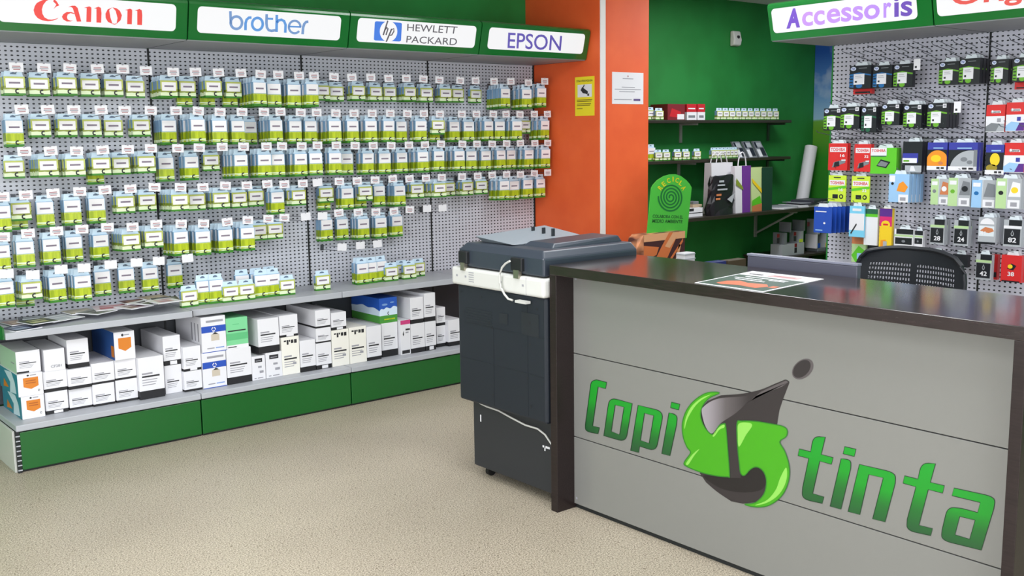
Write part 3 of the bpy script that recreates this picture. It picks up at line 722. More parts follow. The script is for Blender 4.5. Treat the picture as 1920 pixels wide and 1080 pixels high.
# hook with price ticket
def hook_mesh():
    b = MB()
    b.tube([(0, .260, -.036), (0, .0, -.026), (0, -.004, -.020)], .0019, STEEL, 5); b.tube([(0, .260, -.010), (0, .004, .0)], .0016, STEEL, 5)
    b.box(-.012, .012, .258, .2605, -.042, -.004, STEEL); return b
def ticket_mesh(blank):
    b = MB(); b.box(-.034, .034, -.006, -.0045, -.024, .024, WHITE); P = Print(b, lambda a, c, k: (a, -.006-.0003*k, c))
    P.rect(-.005, .005, .020, .027, GREYTXT)
    if not blank:
        P.rect(-.020, .020, .002, .007, REDTXT); P.rect(-.022, .022, -.006, -.001, GREYTXT); P.rect(-.016, .018, -.014, -.009, REDTXT)
    return b
_hm = hook_mesh().build('display_hook'); _tk = ticket_mesh(False).build('price_ticket', _hm, world=False)
_hb = hook_mesh().build('display_hook'); _tb = ticket_mesh(True).build('price_ticket', _hb, world=False)
HP_ = {False: _hm, True: _hb}; HU = set()
YT = 5.852
ROWN = ['top', 'second', 'third', 'fourth', 'fifth', 'sixth']
SG = ['red-lettered', 'blue-script', 'blue-emblem', 'violet-lettered']
# per row: ticket u, ticket v, front carton u, kind, how many hang there (kind: t tall, s small, b small with tall behind, e empty, B = blank ticket)
ROWS = [
 '30 126 26 s 2|82 127.5 74 s 2|130.5 128 125 s 2|182 129 170 s 2|229.5 129.5 213 s 2|273 132.5 254 s 1|324 135 317 s 4|366 135 352 b 2|409 136 401 b 3|451 137 437 b 2|488 139 489 t 5|521 140 513 t 2|560 142 551 t 3|588 142.5 586 t 3|625.5 144 606 s 1|659 145 631 s 2|694.5 145 672 s 2|728 147 705 s 2|761 147 732 s 1|793 148 769 s 3|823 150 800 s 2|862 151 836 s 3|891 151 859.5 s 1|925.5 152.5 891 s 2|957 152.5 948 t 5|990 155 988 t 3|1020.5 152.5 1016 t 3',
 '40 205 27 t 2|89 205.5 77 s 2|138 206 126 s 2|189 206 172 s 2|233 207 212 s 1|282 207 264 s 2|329.5 207.5 316 t 4|371 208 371 t 4|412 210 411 t 3|453 210 446 t 2|494 210 469 t 1|525 209.5 517 t 4|563 211 554 t 2|593 211 582 t 2|629 212 628 t 4|663 212.5 662 t 2|697 212.5 697 t 2|731 212.5 729 t 2|763 213 753 t 2|794 213 790 t 2|824 214 823 b 2|865 214 852 t 2|892.5 214 879 t 2|924 214 917 t 3|948 214 937 t 1|974 214.5 970 t 3|1001 214 986 s 1|1025.5 214 1022 t 3',
 '45 284 27 s 1|94.5 283 90 s 4|143 283 140 s 3|192 281 189 b 3|239 280 228 s 2|282.5 278 274 s 3|333 278 312 t 2|373 277 360 t 2|416 275.5 397 s 1|456 275 451 t 4|499 274.5 496 t 3|528 274 521 t 1|565 274 564 t 4|594.5 272.5 592 t 2|630 272.5 629 t 2|665 273 650 t 1|699 273 691 t 2|732.5 273 722 t 2|766 272 754 t 2|796 271.5 793 t 3|826 270 823 t 2|866 270 862 t 3|893.5 270 884 t 1|922 270 912 t 2|949 269 939.5 t 2|975 268.5 959 t 1|1002 268.5 992 t 3|1026 268 1023 t 3',
 '4 369 2 t 1|48 365.5 39 b 2|99 362 85 t 1|149 359 136 t 2|196 356 182 t 2|244 354 235 s 2|289 351 277 s 2|338 351 339 s 5|380 351 369 s 1|422 348 415 s 4|462 347.5 449 s 2|500.5 345 481 s 2|532.5 345.5 521 t 2|567 344 560 s 3|594.5 342 0 e 0|635.5 340 612 b 2|669 339 652 t 2|702.5 337.5 685 b 2|735.5 335 711 t 1|767 335 750 t 3|798 334 783 s 2|827.5 332.5 826 s 3|865.5 331 843 s 1|895 330 878 s 2|922 328 903 s 1|949 327 946 t 3|975 327 964.5 t 1|1001 325 990 t 2|1026 323.5 1014 t 2',
 '5 444 2 t 1|52 437.5 46 t 2|105.5 433 96 t 2|153 429.5 137.5 t 2|201 426 189 t 2|248 425.5 246 s 5|292.5 420 289 s 3|339 419.5 339 t 4|381 419 384 t 3|425.5 416 422 t 3|464 412.5 465 t 3|502.5 410 487.5 s 1|532.5 408 516 s 2|572.5 406 0 e 0|604 405 0 e 0|634.5 399 612.5 t 2|671 398 641 t 1|704 397.5 681 t 3|738 396 714 t 2|767.5 393 745 t 2|800 391 0 e 0|829 390 0 e 0',
 '12 513 9 t 2|61 515 59 b 4|114 505 107 t 3|157 502 154 t 3|207 496 192.5 t 1|255.5 492 237.5 t 1|297 489 282.5 t 1|351 484 329 t 1|640.5 463 0 e 0|675 460 0 e 0|707 457 0 e 0',
]
NHOOK = 0; NC = {'t': 0, 's': 0}
for r, row in enumerate(ROWS):
    cnt = {}
    for ent in row.split('|'):
        ut, vt, up_, kind, n = ent.split(); ut, vt, up_, n = float(ut), float(vt), float(up_), int(n)
        p = at(ut, vt, 1, YT)
        x, z = p.x, p.z
        x = min(x, 5.262)
        bay = max(0, min(3, int(x-1.3))); cnt[bay] = cnt.get(bay, 0)+1; k = cnt[bay]
        blank = r >= 5 or (kind == 'e')
        h = HP_[blank]
        if blank in HU: h = dup(h, (x, YT, z))
        HU.add(blank); h.location = (x, YT, z); h.rotation_euler = (0, R.uniform(-.075, .075), R.uniform(-.012, .012))
        state = 'empty hook with blank ticket' if kind == 'e' else ('hook with blank ticket' if blank else 'hook with printed ticket')
        tag(h, '%s, %s along the %s row under the %s sign' % (state, ORD[k], ROWN[r], SG[bay]), 'display hook', 'ticketed hooks on the perforated wall')
        NHOOK += 1
        if kind == 'e': continue
        d = ray(up_, vt+25); yp = x*d.y/d.x
        yp = max(YT+.012, min(6.06, yp))
        key = 't' if kind == 't' else 's'
        step = min(.052, max(.033, (6.085-yp)/max(n, 1)))
        for j in range(n):
            kk = 't' if (kind == 'b' and j == n-1) else key
            q = TALL if kk == 't' else SMALL
            y = yp+j*step
            if y > 6.085: break
            zz_ = z-.016-q['fh']+ .010*(1-(y-YT)/.26)-.006
            nm = 'tall ink carton' if kk == 't' else 'small ink carton'
            pos = 'frontmost' if j == 0 else ORD[j+1]
            carton(kk, (x+R.uniform(-.003, .003), y, zz_), R.uniform(-.10, .10), '%s %s%s, %s hook, %s row under the %s sign' % (pos, nm, '' if j == 0 else ' back', ORD[k], ROWN[r], SG[bay]),
                   'tall carton' if kk == 't' else 'ink carton', 'tall ink cartons on the wall hooks' if kk == 't' else 'small ink cartons on the wall hooks', R.uniform(-.02, .05))
            NC[kk] += 1
# cartons standing on the upper shelf
SHELF = [(356, 's', 5.80, 'first along the grey shelf'), (383, 't', 5.83, 'second along the grey shelf'), (407, 't', 5.82, 'third along the grey shelf'), (434, 's', 5.80, 'fourth along the grey shelf'),
 (464, 's', 5.80, 'fifth along the grey shelf'), (456, 't', 5.90, 'behind the fifth along the grey shelf'), (492, 't', 5.82, 'sixth along the grey shelf'), (515, 't', 5.82, 'seventh along the grey shelf'), (484, 't', 5.90, 'behind the sixth along the grey shelf'), (508, 't', 5.92, 'behind the seventh along the grey shelf'), (540, 's', 5.81, 'eighth along the grey shelf'),
 (607, 's', 5.84, 'standing alone on the grey shelf'), (682, 't', 5.88, 'first of the far cluster on the grey shelf'), (676, 't', 5.93, 'behind the first of the far cluster'), (698, 't', 5.89, 'second of the far cluster on the grey shelf'), (717, 't', 5.90, 'third of the far cluster on the grey shelf'), (736, 's', 5.88, 'fourth of the far cluster on the grey shelf'), (770, 's', 5.88, 'fifth of the far cluster on the grey shelf'), (756, 's', 5.94, 'behind the fifth of the far cluster'), (787, 's', 5.94, 'last of the far cluster on the grey shelf')]
for u, kk, y, where in SHELF:
    d = ray(u, 560); x = y*d.x/d.y; q = TALL if kk == 't' else SMALL
    carton(kk, (x, y, .7355+q['h']), R.uniform(-.08, .08), '%s ink carton standing upright, %s' % ('tall' if kk == 't' else 'small', where), 'tall carton' if kk == 't' else 'ink carton', 'ink cartons standing on the grey wall shelf')
print('hooks', NHOOK, 'cartons', NC)

# ------------------------------------------------------------------ toner boxes on the base shelf
ORB = mat('print_orange_badge', (208, 122, 34), .45); BLUEB = mat('print_band_blue', (38, 78, 176), .45); GREENB = mat('green_card', (122, 204, 148), .5); GREENB2 = mat('green_card_band', (92, 182, 122), .5)
PALEG = mat('pale_green_card', (176, 206, 180), .5); TEAL = mat('print_teal', (48, 128, 152), .5); MAG = mat('print_magenta', (196, 60, 120), .5); SKYD = mat('print_deep_blue', (36, 84, 176), .4); SKYL = mat('print_light_sky', (206, 224, 240), .4); GRS = mat('print_meadow', (72, 146, 58), .4)
SIDEBLUE = mat('print_side_deep_blue', (40, 84, 150), .5)
def toner_box(x0, x1, z0, z1, yf, dep, style, label, group='toner boxes on the base shelf'):
    w, h = x1-x0, z1-z0
    o = thing('toner_box', label, 'box', ((x0+x1)/2, yf+dep/2, z0), group)
    b = MB(); m = {'green': GREENB, 'cream': WARM, 'grey': WHITE}.get(style, WHITE)
    hb = {'base': .16, 'bigbase': .2, 'thinbase': .1}.get(style, 0)*h
    if hb: b.box(x0+.001, x1-.001, yf+.001, yf+dep, z0, z0+hb, BLACKBASE); b.box(x0, x1, yf, yf+dep, z0+hb, z1, m)
    elif style == 'sky':
        b.box(x0, x1, yf, yf+dep, z0, z0+h*.3, GRS); b.box(x0, x1, yf, yf+dep, z0+h*.3, z0+h*.5, SKYL); b.box(x0, x1, yf, yf+dep, z0+h*.5, z1, SKYD)
    else: b.box(x0, x1, yf, yf+dep, z0, z1, m)
    P = Print(b, lambda a, c, k: (x0+a*w, yf-.0005*k, z0+c*h)); S = Print(b, lambda a, c, k: (x0-.0005*k, yf+a*dep, z0+c*h))
    def lines(c, a0=.12, a1=.82):
        P.rect(a0, a0+(a1-a0)*.6, c+.07, c+.11, GREYTXT); P.rect(a0, a1, c, c+.04, INKLINE)
        for k in range(3): P.rect(a0, a1-.1-.04*k, c-.07-.06*k, c-.05-.06*k, GREYTXT)
    if style in ('base', 'bigbase', 'thinbase', 'plain'): lines(.32+hb/h if style != 'plain' else .4)
    if style == 'orange':
        P.poly([(.22, .82), (.82, .82), (.82, .42), (.52, .30), (.22, .42)], ORB); P.ell(.42, .92, .05, .04, INKLINE); P.rect(.5, .75, .9, .94, GREYTXT)
        P.rect(.32, .72, .66, .70, mat('print_brown', (168, 88, 30), .5), 2); P.rect(.32, .72, .56, .60, mat('print_brown', (168, 88, 30), .5), 2); P.stroke(arc(.82, .2, .035, .04, 0, 330, 8), .02, INKLINE)
        S.poly([(0, 0), (1, 0), (1, 1), (0, 1)], TEAL, 1); S.poly([(.1, .1), (.45, 0), (.4, .5), (.7, .9), (.3, 1), (.15, .6)], SKYL, 2); S.poly([(.5, .2), (.8, .1), (.75, .5)], ORB, 2)
    if style == 'orangeblue':
        P.poly([(.2, .78), (.82, .78), (.82, .42), (.52, .30), (.2, .42)], ORB); P.ell(.42, .88, .06, .05, INKLINE); P.rect(.5, .75, .86, .9, GREYTXT)
        S.poly([(0, 0), (1, 0), (1, 1), (0, 1)], SIDEBLUE, 1); S.poly([(.02, .1), (.14, .1), (.14, .5), (.02, .5)], ORB, 2)
    if style == 'blueband':
        P.rect(0, 1, .56, .74, BLUEB); P.stroke(arc(.5, .64, .075, .05, 100, 190, 4), .03, WHITE, 2); P.stroke(arc(.5, .64, .075, .05, 220, 310, 4), .03, WHITE, 2); P.stroke(arc(.5, .64, .075, .05, -20, 70, 4), .03, WHITE, 2); P.rect(.2, .9, .84, .9, GREYTXT); P.rect(0, 1, 0, .02, BLUEB)
        P.rect(.38, .72, .32, .50, mat('print_beige', (196, 186, 170), .5)); P.poly([(.42, .5), (.68, .5), (.55, .56)], INKLINE, 2); P.rect(.2, .5, .1, .13, GREYTXT); P.rect(.55, .9, .1, .13, mat('print_soft_blue', (120, 150, 210), .5))
        for k in range(3): S.rect(.1+.12*k, .14+.12*k, .3, .8, GREYTXT)
    if style == 'green':
        P.rect(0, 1, .28, .5, GREENB2); P.rect(.08, .9, .56, .6, INKLINE); P.rect(.3, .6, .78, .8, GREENB2); P.rect(0, 1, 0, .12, WHITE); P.rect(.05, .45, .04, .07, GREYTXT)
    if style == 'cream':
        for k, (a, ww, hh) in enumerate(((.14, .13, .04), (.30, .10, .12), (.42, .08, .05), (.54, .14, .09), (.72, .15, .10))): P.rect(a, a+ww, .92-hh, .92, INKLINE)
        lines(.40, .12, .84); P.rect(.6, .8, .26, .32, GREYTXT, 2)
    if style == 'badge': P.rect(.22, .78, .74, .9, INKLINE); P.rect(.3, .7, .79, .82, GREYTXT, 2); P.rect(.45, .72, .5, .58, GREYTXT); P.rect(.55, .85, .28, .38, GREYTXT); P.rect(.15, .3, .06, .1, GREYTXT); P.rect(.4, .8, .06, .1, GREYTXT)
    if style == 'numbered': P.text('CF281', .3, .82, .16, .28, GREYTXT)
    if style == 'magenta': P.rect(0, 1, .88, 1, MAG); P.rect(.5, .95, .70, .75, INKLINE); P.poly([(.2, .6), (.3, .7), (.34, .58), (.26, .54)], INKLINE); P.rect(.1, .9, .03, .13, INKLINE); P.rect(.5, .8, .62, .66, GREYTXT)
    if style == 'sky': cl_ = lambda L_: [(max(.002, min(.998, q_[0])), q_[1]) for q_ in L_]; P.poly(cl_(curve([(0, .5), (.1, .58), (.25, .56), (.4, .62), (.6, .56), (.8, .64), (1, .58), (1, .48), (.5, .46), (0, .46)])), SKYL, 1); P.ell(.3, .74, .16, .04, mat('print_cloud_blue', (120, 156, 206), .4), 1); P.ell(.72, .80, .12, .03, mat('print_cloud_blue', (120, 156, 206), .4), 1); P.stroke(arc(.5, .38, .05, .05, 60, 300, 8), .03, INKLINE, 2); P.rect(.25, .85, .12, .17, PKG_YG, 2); S.poly(cl_(curve([(0, .5), (.2, .6), (.4, .57), (.6, .64), (.8, .57), (1, .55), (1, .48), (0, .48)])), SKYL, 1)
    if style == 'paleside': lines(.42); S.poly([(0, 0), (1, 0), (1, 1), (0, 1)], PALEG, 1); S.rect(.1, .3, .4, .45, GREYTXT, 2); P.rect(0, .5, 0, .08, BLACKBASE)
    if R.random() < .25 and style in ('base', 'thinbase'): P.rect(.35, .75, .02, .14, WHITE, 2)
    b.build('carton', o, bevel=.0015); return o
# zoomed-in fractions of the photograph: stack -> list of (u0, u1, v top, v bottom, style, words), from the bottom up
LV = ['bottom box', 'second box up', 'third box up']
def Z1(a): return (a[0]*.3148, a[1]*.3148, 560+a[2]*.3148, 560+a[3]*.3148)
def Z2(a): return (400+a[0]*.25, 400+a[1]*.25-0, 520+a[2]*.25, 520+a[3]*.25)
STACKS = [
 (Z1, [(128, 268, 578, 712, 'orange', 'white box with orange badge'), (105, 258, 445, 578, 'orange', 'white box with orange badge'), (95, 242, 310, 440, 'paleside', 'white box with pale green side')]),
 (Z1, [(270, 408, 552, 682, 'base', 'white toner box'), (257, 402, 430, 552, 'base', 'white toner box'), (262, 388, 300, 430, 'numbered', 'plain white box with code')]),
 (Z1, [(412, 550, 530, 655, 'thinbase', 'white toner box'), (402, 548, 415, 535, 'base', 'white toner box'), (400, 530, 240, 412, 'base', 'tall white toner box, black base')]),
 (Z1, [(553, 685, 505, 635, 'thinbase', 'white toner box'), (545, 683, 380, 505, 'thinbase', 'white toner box')]),
 (Z1, [(687, 822, 480, 612, 'thinbase', 'white toner box'), (684, 812, 358, 480, 'thinbase', 'white toner box'), (680, 805, 195, 362, 'orangeblue', 'orange-badged white box with blue side')]),
 (Z1, [(822, 980, 345, 600, 'bigbase', 'large white toner box on black base')]),
 (Z1, [(983, 1085, 395, 562, 'plain', 'white toner box'), (972, 1077, 220, 395, 'base', 'white toner box on black base')]),
 (Z1, [(1087, 1205, 430, 550, 'thinbase', 'white toner box'), (1080, 1198, 285, 430, 'thinbase', 'white toner box')]),
 (Z1, [(1208, 1350, 318, 532, 'blueband', 'white box with blue recycling band'), (1200, 1347, 105, 318, 'blueband', 'white box with blue recycling band')]),
 (Z1, [(1352, 1500, 295, 512, 'bigbase', 'white toner box on black base'), (1347, 1478, 112, 295, 'green', 'mint green box with black line')]),
 (Z2, [(290, 392, 590, 772, 'badge', 'small white box with grey print')]),
 (Z2, [(395, 518, 560, 765, 'badge', 'white box with black print block'), (335, 495, 308, 560, 'bigbase', 'large white box on black base')]),
 (Z2, [(512, 648, 445, 730, 'cream', 'cream box with black bars'), (496, 634, 282, 445, 'thinbase', 'white toner box')]),
 (Z2, [(652, 770, 470, 712, 'base', 'white toner box on black base')]),
 (Z2, [(772, 888, 490, 700, 'base', 'white toner box'), (770, 884, 378, 490, 'thinbase', 'flat white toner box'), (765, 878, 243, 378, 'thinbase', 'flat white toner box')]),
 (Z2, [(890, 1020, 392, 678, 'cream', 'cream box with black bars'), (884, 998, 262, 392, 'base', 'small white box on black base')]),
 (Z2, [(1022, 1150, 370, 652, 'cream', 'cream box with black bars')]),
 (Z2, [(1152, 1262, 365, 625, 'thinbase', 'white toner box')]),
 (Z2, [(1264, 1384, 340, 592, 'bigbase', 'white toner box on black base'), (1246, 1380, 152, 340, 'sky', 'sky and meadow printed box')]),
 (Z2, [(1386, 1480, 322, 588, 'magenta', 'white box with magenta top band')]),
 (Z2, [(1482, 1588, 345, 566, 'base', 'white toner box'), (1478, 1577, 150, 345, 'base', 'white toner box on black base')]),
 (Z2, [(1590, 1672, 330, 550, 'base', 'white toner box'), (1581, 1666, 118, 330, 'base', 'white toner box on black base')]),
 (Z2, [(1676, 1744, 362, 520, 'base', 'narrow white box'), (1674, 1741, 226, 362, 'base', 'narrow white box')]),
 (Z2, [(1746, 1870, 318, 512, 'base', 'white box beside the copier')]),
]
SW = ['first', 'second', 'third', 'fourth', 'fifth', 'sixth', 'seventh', 'eighth', 'ninth', 'tenth', 'eleventh', 'twelfth', 'thirteenth', 'fourteenth', 'fifteenth', 'sixteenth', 'seventeenth', 'eighteenth', 'nineteenth', 'twentieth', 'twenty-first', 'twenty-second', 'twenty-third', 'twenty-fourth']
PLACED, PLACED_NEW = [], []
for si, (Zf, boxes) in enumerate(STACKS):
    zb = .2555; yf = 5.775; PLACED += PLACED_NEW; PLACED_NEW = []
    for li, e in enumerate(boxes):
        u0, u1, v0, v1 = Zf(e)
        uc = (u0+u1)/2
        # a point of the front bottom edge gives the front plane of this level
        p = at(uc, v1, 2, zb); yq = min(5.86, max(5.70, p.y))
        if si == 11 and li == 1: yq -= .02
        xa, xb = at(u0, (v0+v1)/2, 1, yq).x, at(u1, (v0+v1)/2, 1, yq).x
        zt = at(uc, v0, 1, yq).z
        zt = max(zb+.05, min(zt, .690))
        for q0, q1, qz0, qz1 in PLACED:
            if q0 < xa < q1 and qz0 < zt-.002 and qz1 > zb+.002: xa = q1+.001
        PLACED_NEW.append((xa, xb-.001, zb, zt))
        dep = 6.09-yq if e[4] not in ('badge',) else .26
        words = e[5]
        if si == 23: words = 'white box'
        zt = min(zt, .6955)
        toner_box(xa, xb-.001, zb, zt, yq, dep, e[4], '%s, %s in the %s stack on base shelf' % (words, LV[li], SW[si]))
        zb = zt+.0004
# magazines and leaflets lying on the first bay's shelf
MAGS = [((8, 26, .03), (44, 48, 74), 'curled navy leaflet', .2), ((30, 612, 0), (122, 96, 84), 'brown covered magazine', .5)]
LEAF = [(1.40, 5.76, .3, (46, 52, 84), (150, 160, 190), 'navy leaflet at the open shelf end'), (1.44, 5.93, .15, (132, 104, 92), (190, 170, 150), 'brown leaflet behind the navy one'), (1.52, 5.98, -.2, (58, 62, 70), (190, 196, 204), 'charcoal leaflet against the perforated panel'), (1.62, 5.86, .35, (226, 228, 234), (190, 196, 206), 'white sheet beside the olive brochure'), (1.50, 5.80, .25, (70, 76, 64), (176, 176, 130), 'dark olive brochure near the shelf edge'),
 (1.76, 5.95, .1, (186, 178, 160), (214, 206, 190), 'beige brochure in the shelf middle'), (1.82, 5.84, .5, (150, 152, 150), (92, 92, 90), 'grey brochure in the shelf middle'), (1.93, 5.92, -.15, (222, 204, 212), (188, 96, 110), 'pale pink leaflet with red print'), (2.02, 5.82, .3, (208, 198, 206), (120, 70, 84), 'white and plum leaflet near the edge'), (2.08, 5.96, .0, (96, 60, 58), (176, 132, 108), 'maroon brochure at the back of the shelf'),
 (2.13, 5.86, .5, (226, 226, 230), (60, 48, 54), 'white leaflet with dark photo'), (2.20, 5.99, .1, (170, 158, 132), (208, 190, 150), 'tan brochure by the shelf joint'), (2.21, 5.84, -.25, (66, 58, 62), (150, 150, 154), 'dark brochure at the shelf joint'), (2.17, 5.75, .1, (228, 228, 232), (196, 150, 150), 'white leaflet at the joint edge')]
zc = .7355
for k, (x, y, a, c1, c2, words) in enumerate(LEAF):
    o = thing('leaflet', words+', lying on the grey shelf', 'leaflet', (x, y, zc), 'leaflets on the first bay shelf', rz=a)
    w, h, th = (.075, .10, .004) if k not in (3, 7, 10) else (.10, .12, .003)
    w = min(w, .098); b = MB(); m1 = mat('leaflet_ink_%d' % k, c1, .35); m2 = mat('leaflet_print_%d' % k, c2, .35)
    b.box(-w, w, -h*.8, h*.8, 0, th, WHITE); P = Print(b, lambda p, q, kk: (p, q, th+.0003*kk)); P.rect(-w*.98, w*.98, -h*.78, h*.78, m1); P.rect(-w*.7, w*.5, -h*.5, 0, m2, 2); P.rect(-w*.6, w*.8, h*.2, h*.45, m2, 2)
    b.build('sheets', o, world=False); zc += .0046
# ------------------------------------------------------------------ packs on the short accessory wall
def ZA(a): return (1440+a[0]*.25, 1440+a[1]*.25, a[2]*.25, a[3]*.25)
def ZB(a): return (1500+a[0]*.2962, 1500+a[1]*.2962, 240+a[2]*.2962, 240+a[3]*.2962)
PBLK = mat('pack_black', (30, 32, 38), .35); PBLU = mat('pack_blue', (36, 104, 164), .35); PGRN = mat('pack_green', (104, 168, 48), .35); PRED = mat('pack_red', (206, 44, 46), .35)
PLIM = mat('pack_lime', (196, 222, 62), .4); PGREEN2 = mat('pack_bright_green', (92, 190, 42), .4); PNAVY = mat('pack_navy', (58, 62, 158), .35); PLBL = mat('pack_light_blue', (150, 190, 228), .3); PORG = mat('pack_orange', (228, 142, 40), .4)
PGREY = mat('pack_grey', (168, 172, 178), .35); PMID = mat('pack_mid_grey', (120, 124, 130), .4); PYEL = mat('pack_yellow', (236, 200, 40), .4); PPUR = mat('pack_purple', (86, 40, 132), .4); PPNK = mat('pack_pink', (206, 40, 110), .4)
PCARD = mat('pack_royal_card', (32, 74, 172), .4); PCYAN = mat('pack_cyan', (120, 200, 232), .4); PMINT = mat('pack_mint', (176, 206, 150), .4); PLOGO = mat('pack_logo_disc', (206, 214, 236), .4); PDBL = mat('pack_logo_blue', (60, 84, 150), .4)
PDARKG = mat('pack_dark_green', (40, 96, 70), .4); PTAN = mat('pack_tan', (196, 120, 78), .4); CLEAR = mat('clear_blister', (214, 222, 228), .2)
def hook2(empty_tag):
    b = MB(); b.tube([(0, .297, -.012), (0, .02, .022), (0, .0, .034)], .0022, STEEL, 5); b.tube([(0, .297, .012), (0, .06, .05)], .002, STEEL, 5)
    return b
_h2 = hook2(False).build('display_hook'); H2 = [False]
def whook(y, z, label, xt=5.52):
    o = _h2 if not H2[0] else dup(_h2, (xt, y, z)); H2[0] = True
    o.location = (xt+.0, y, z); o.rotation_euler = (0, 0, -math.pi/2); o.scale = (1, (PX-xt)/.30, 1)
    tag(o, label, 'display hook', 'bare hooks on the accessory wall'); return o
def design(b, w, h, d, kind, extra):
    P = Print(b, lambda a, c, k: ((a-.5)*w, -.0005*k, (c-1)*h))
    body = {'hpblue': PBLK, 'hpgreen': PBLK, 'hpteal': PBLK, 'redpack': PRED, 'photo': PRED, 'redblister': PRED, 'hdd': PGREEN2, 'darkink': PBLK, 'sun': PNAVY, 'moon': PNAVY, 'planet': PNAVY, 'lime': PLIM, 'fishblue': PLBL, 'photoink': PGREY,
            'card': PCARD, 'pen': PCYAN, 'leafcolour': PMINT, 'whitepack': WHITE, 'glue': PYEL, 'inkset': WHITE, 'number': PGREY, 'orangepic': PGREY, 'rednumber': PRED, 'dark': PBLK}[kind]
    b.box(-w/2, w/2, 0, d, -h, 0, body)
    if kind.startswith('hp'):
        acc = {'hpblue': PBLU, 'hpgreen': PGRN, 'hpteal': PDARKG}[kind]
        P.ell(.17, .87, .13, .085, PLOGO); P.text('hp', .10, .25, .82, .93, PDBL, 2); P.rect(.42, .8, .87, .90, PMID)
        P.poly([(0, .55), (.0, .63), (.45, .70), (1, .60), (1, .54), (.5, .62)], acc); P.poly([(0, .08), (.0, .5), (.2, .56), (.2, .05)], acc)
        for k in range(3): P.rect(.02, .16, .12+.14*k, .17+.14*k, PBLK, 2)
        P.ell(.46, .12, .15, .10, acc, 1); P.rect(.20, .70, .18, .64, WHITE, 2); P.rect(.27, .55, .53, .555, GREYTXT, 3); P.rect(.27, .6, .46, .48, GREYTXT, 3); P.rect(.26, .36, .26, .34, INKLINE, 3)
        if extra: P.rect(.78, .96, .80, .96, WHITE, 2); P.rect(.81, .93, .84, .92, GREYTXT, 3)
    elif kind == 'redpack': P.rect(.1, .9, .1, .3, PBLK)
    elif kind == 'photo':
        P.rect(0, 1, 0, .58, WHITE); P.rect(.25, .75, .70, .78, WHITE, 2); P.text('Canon', .25, .75, .70, .79, PRED, 3) if False else P.text('Canon', .24, .78, .69, .80, WHITE, 2)
        P.poly([(0, .02), (.55, .02), (.75, .3), (.3, .34), (0, .2)], extra or PMID, 2); P.rect(.6, .8, .36, .5, PNAVY if extra else GREYTXT, 3); P.poly([(.55, .02), (1, .02), (1, .3), (.75, .3)], PPUR if extra else PGREY, 2)
    elif kind == 'redblister':
        P.rect(.08, .92, .68, .86, WHITE); P.text('TOSHIBA', .12, .88, .71, .83, PRED, 2); P.text(extra, .62, .86, .50, .60, WHITE, 2); P.poly([(.2, .1), (.9, .28), (.9, .42), (.3, .3)], PMID, 2); P.poly([(.3, .12), (.6, .16), (.58, .34), (.34, .3)], PBLK, 3); P.rect(.7, .92, .36, .40, WHITE, 3)
    elif kind == 'hdd':
        P.rect(0, .62, .70, 1, WHITE); P.text('TOSHIBA', .04, .58, .84, .95, PRED, 2); P.rect(.02, .6, .66, .70, PDARKG); P.poly([(.24, .30), (.62, .22), (.78, .46), (.40, .56)], PBLK, 2); P.poly([(.27, .33), (.6, .27), (.70, .42), (.42, .5)], PMID, 3)
    elif kind == 'darkink': P.rect(.0, .8, .32, .62, PNAVY); P.rect(.0, .75, .30, .46, WHITE, 2); P.rect(.05, .35, .34, .40, PGRN, 3); P.rect(.15, 1, .0, .22, PGREY, 2); P.poly([(.4, .04), (.7, .04), (.6, .2), (.45, .2)], WHITE, 3)
    elif kind in ('sun', 'moon', 'planet'):
        P.rect(0, 1, .0, .74, PBLK); P.rect(0, 1, 0, .15, WHITE, 3); P.rect(.5, .66, .04, .11, INKLINE, 4); P.rect(.72, .88, .04, .11, INKLINE, 4); P.rect(.3, .8, .78, .82, PLBL, 2)
        if kind == 'sun': P.poly([(max(0, min(1, x_)), max(.15, z_)) for x_, z_ in arc(.52, .30, .56, .42, 0, 360, 30)[:-1]], PORG, 2); P.ell(.45, .42, .26, .13, PYEL, 3); P.ell(.7, .25, .12, .06, PTAN, 3)
        if kind == 'moon': P.poly([(max(0, min(1, x_)), max(.15, min(.74, z_))) for x_, z_ in arc(.78, .02, .72, .70, 40, 180, 24)]+[(.06, .15), (1, .15), (1, .5)], PGREY, 2); P.ell(.55, .4, .12, .08, PMID, 3); P.ell(.75, .3, .1, .07, PMID, 3); P.rect(.88, 1, .0, .74, PMID, 3)
        if kind == 'planet': P.ell(.5, .5, .26, .22, PYEL, 2); P.ell(.35, .22, .3, .12, mat('pack_olive_gold', (150, 132, 40), .4), 2)
    elif kind == 'lime':
        P.rect(.06, .94, .62, .82, WHITE); P.text('TOSHIBA', .10, .90, .66, .78, PRED, 2); P.poly([(0, .52), (1, .62), (1, .52), (0, .42)], PGREEN2, 2); P.text(extra, .6, .84, .40, .52, WHITE, 3); P.rect(.25, .56, .12, .28, PBLK, 2); P.ell(.75, .2, .12, .09, PBLK, 2); P.ell(.75, .2, .06, .045, PLIM, 3); P.rect(.3, .7, .9, .94, INKLINE, 2)
    elif kind == 'fishblue': P.rect(.02, .3, .72, .95, WHITE); P.ell(.18, .66, .07, .05, PBLK, 2); P.poly([(.4, .4), (.8, .36), (.95, .55), (.7, .75), (.5, .66)], PORG, 2); P.rect(.5, .98, .0, .28, WHITE, 3); P.rect(.58, .86, .06, .18, GREYTXT, 4)
    elif kind == 'photoink':
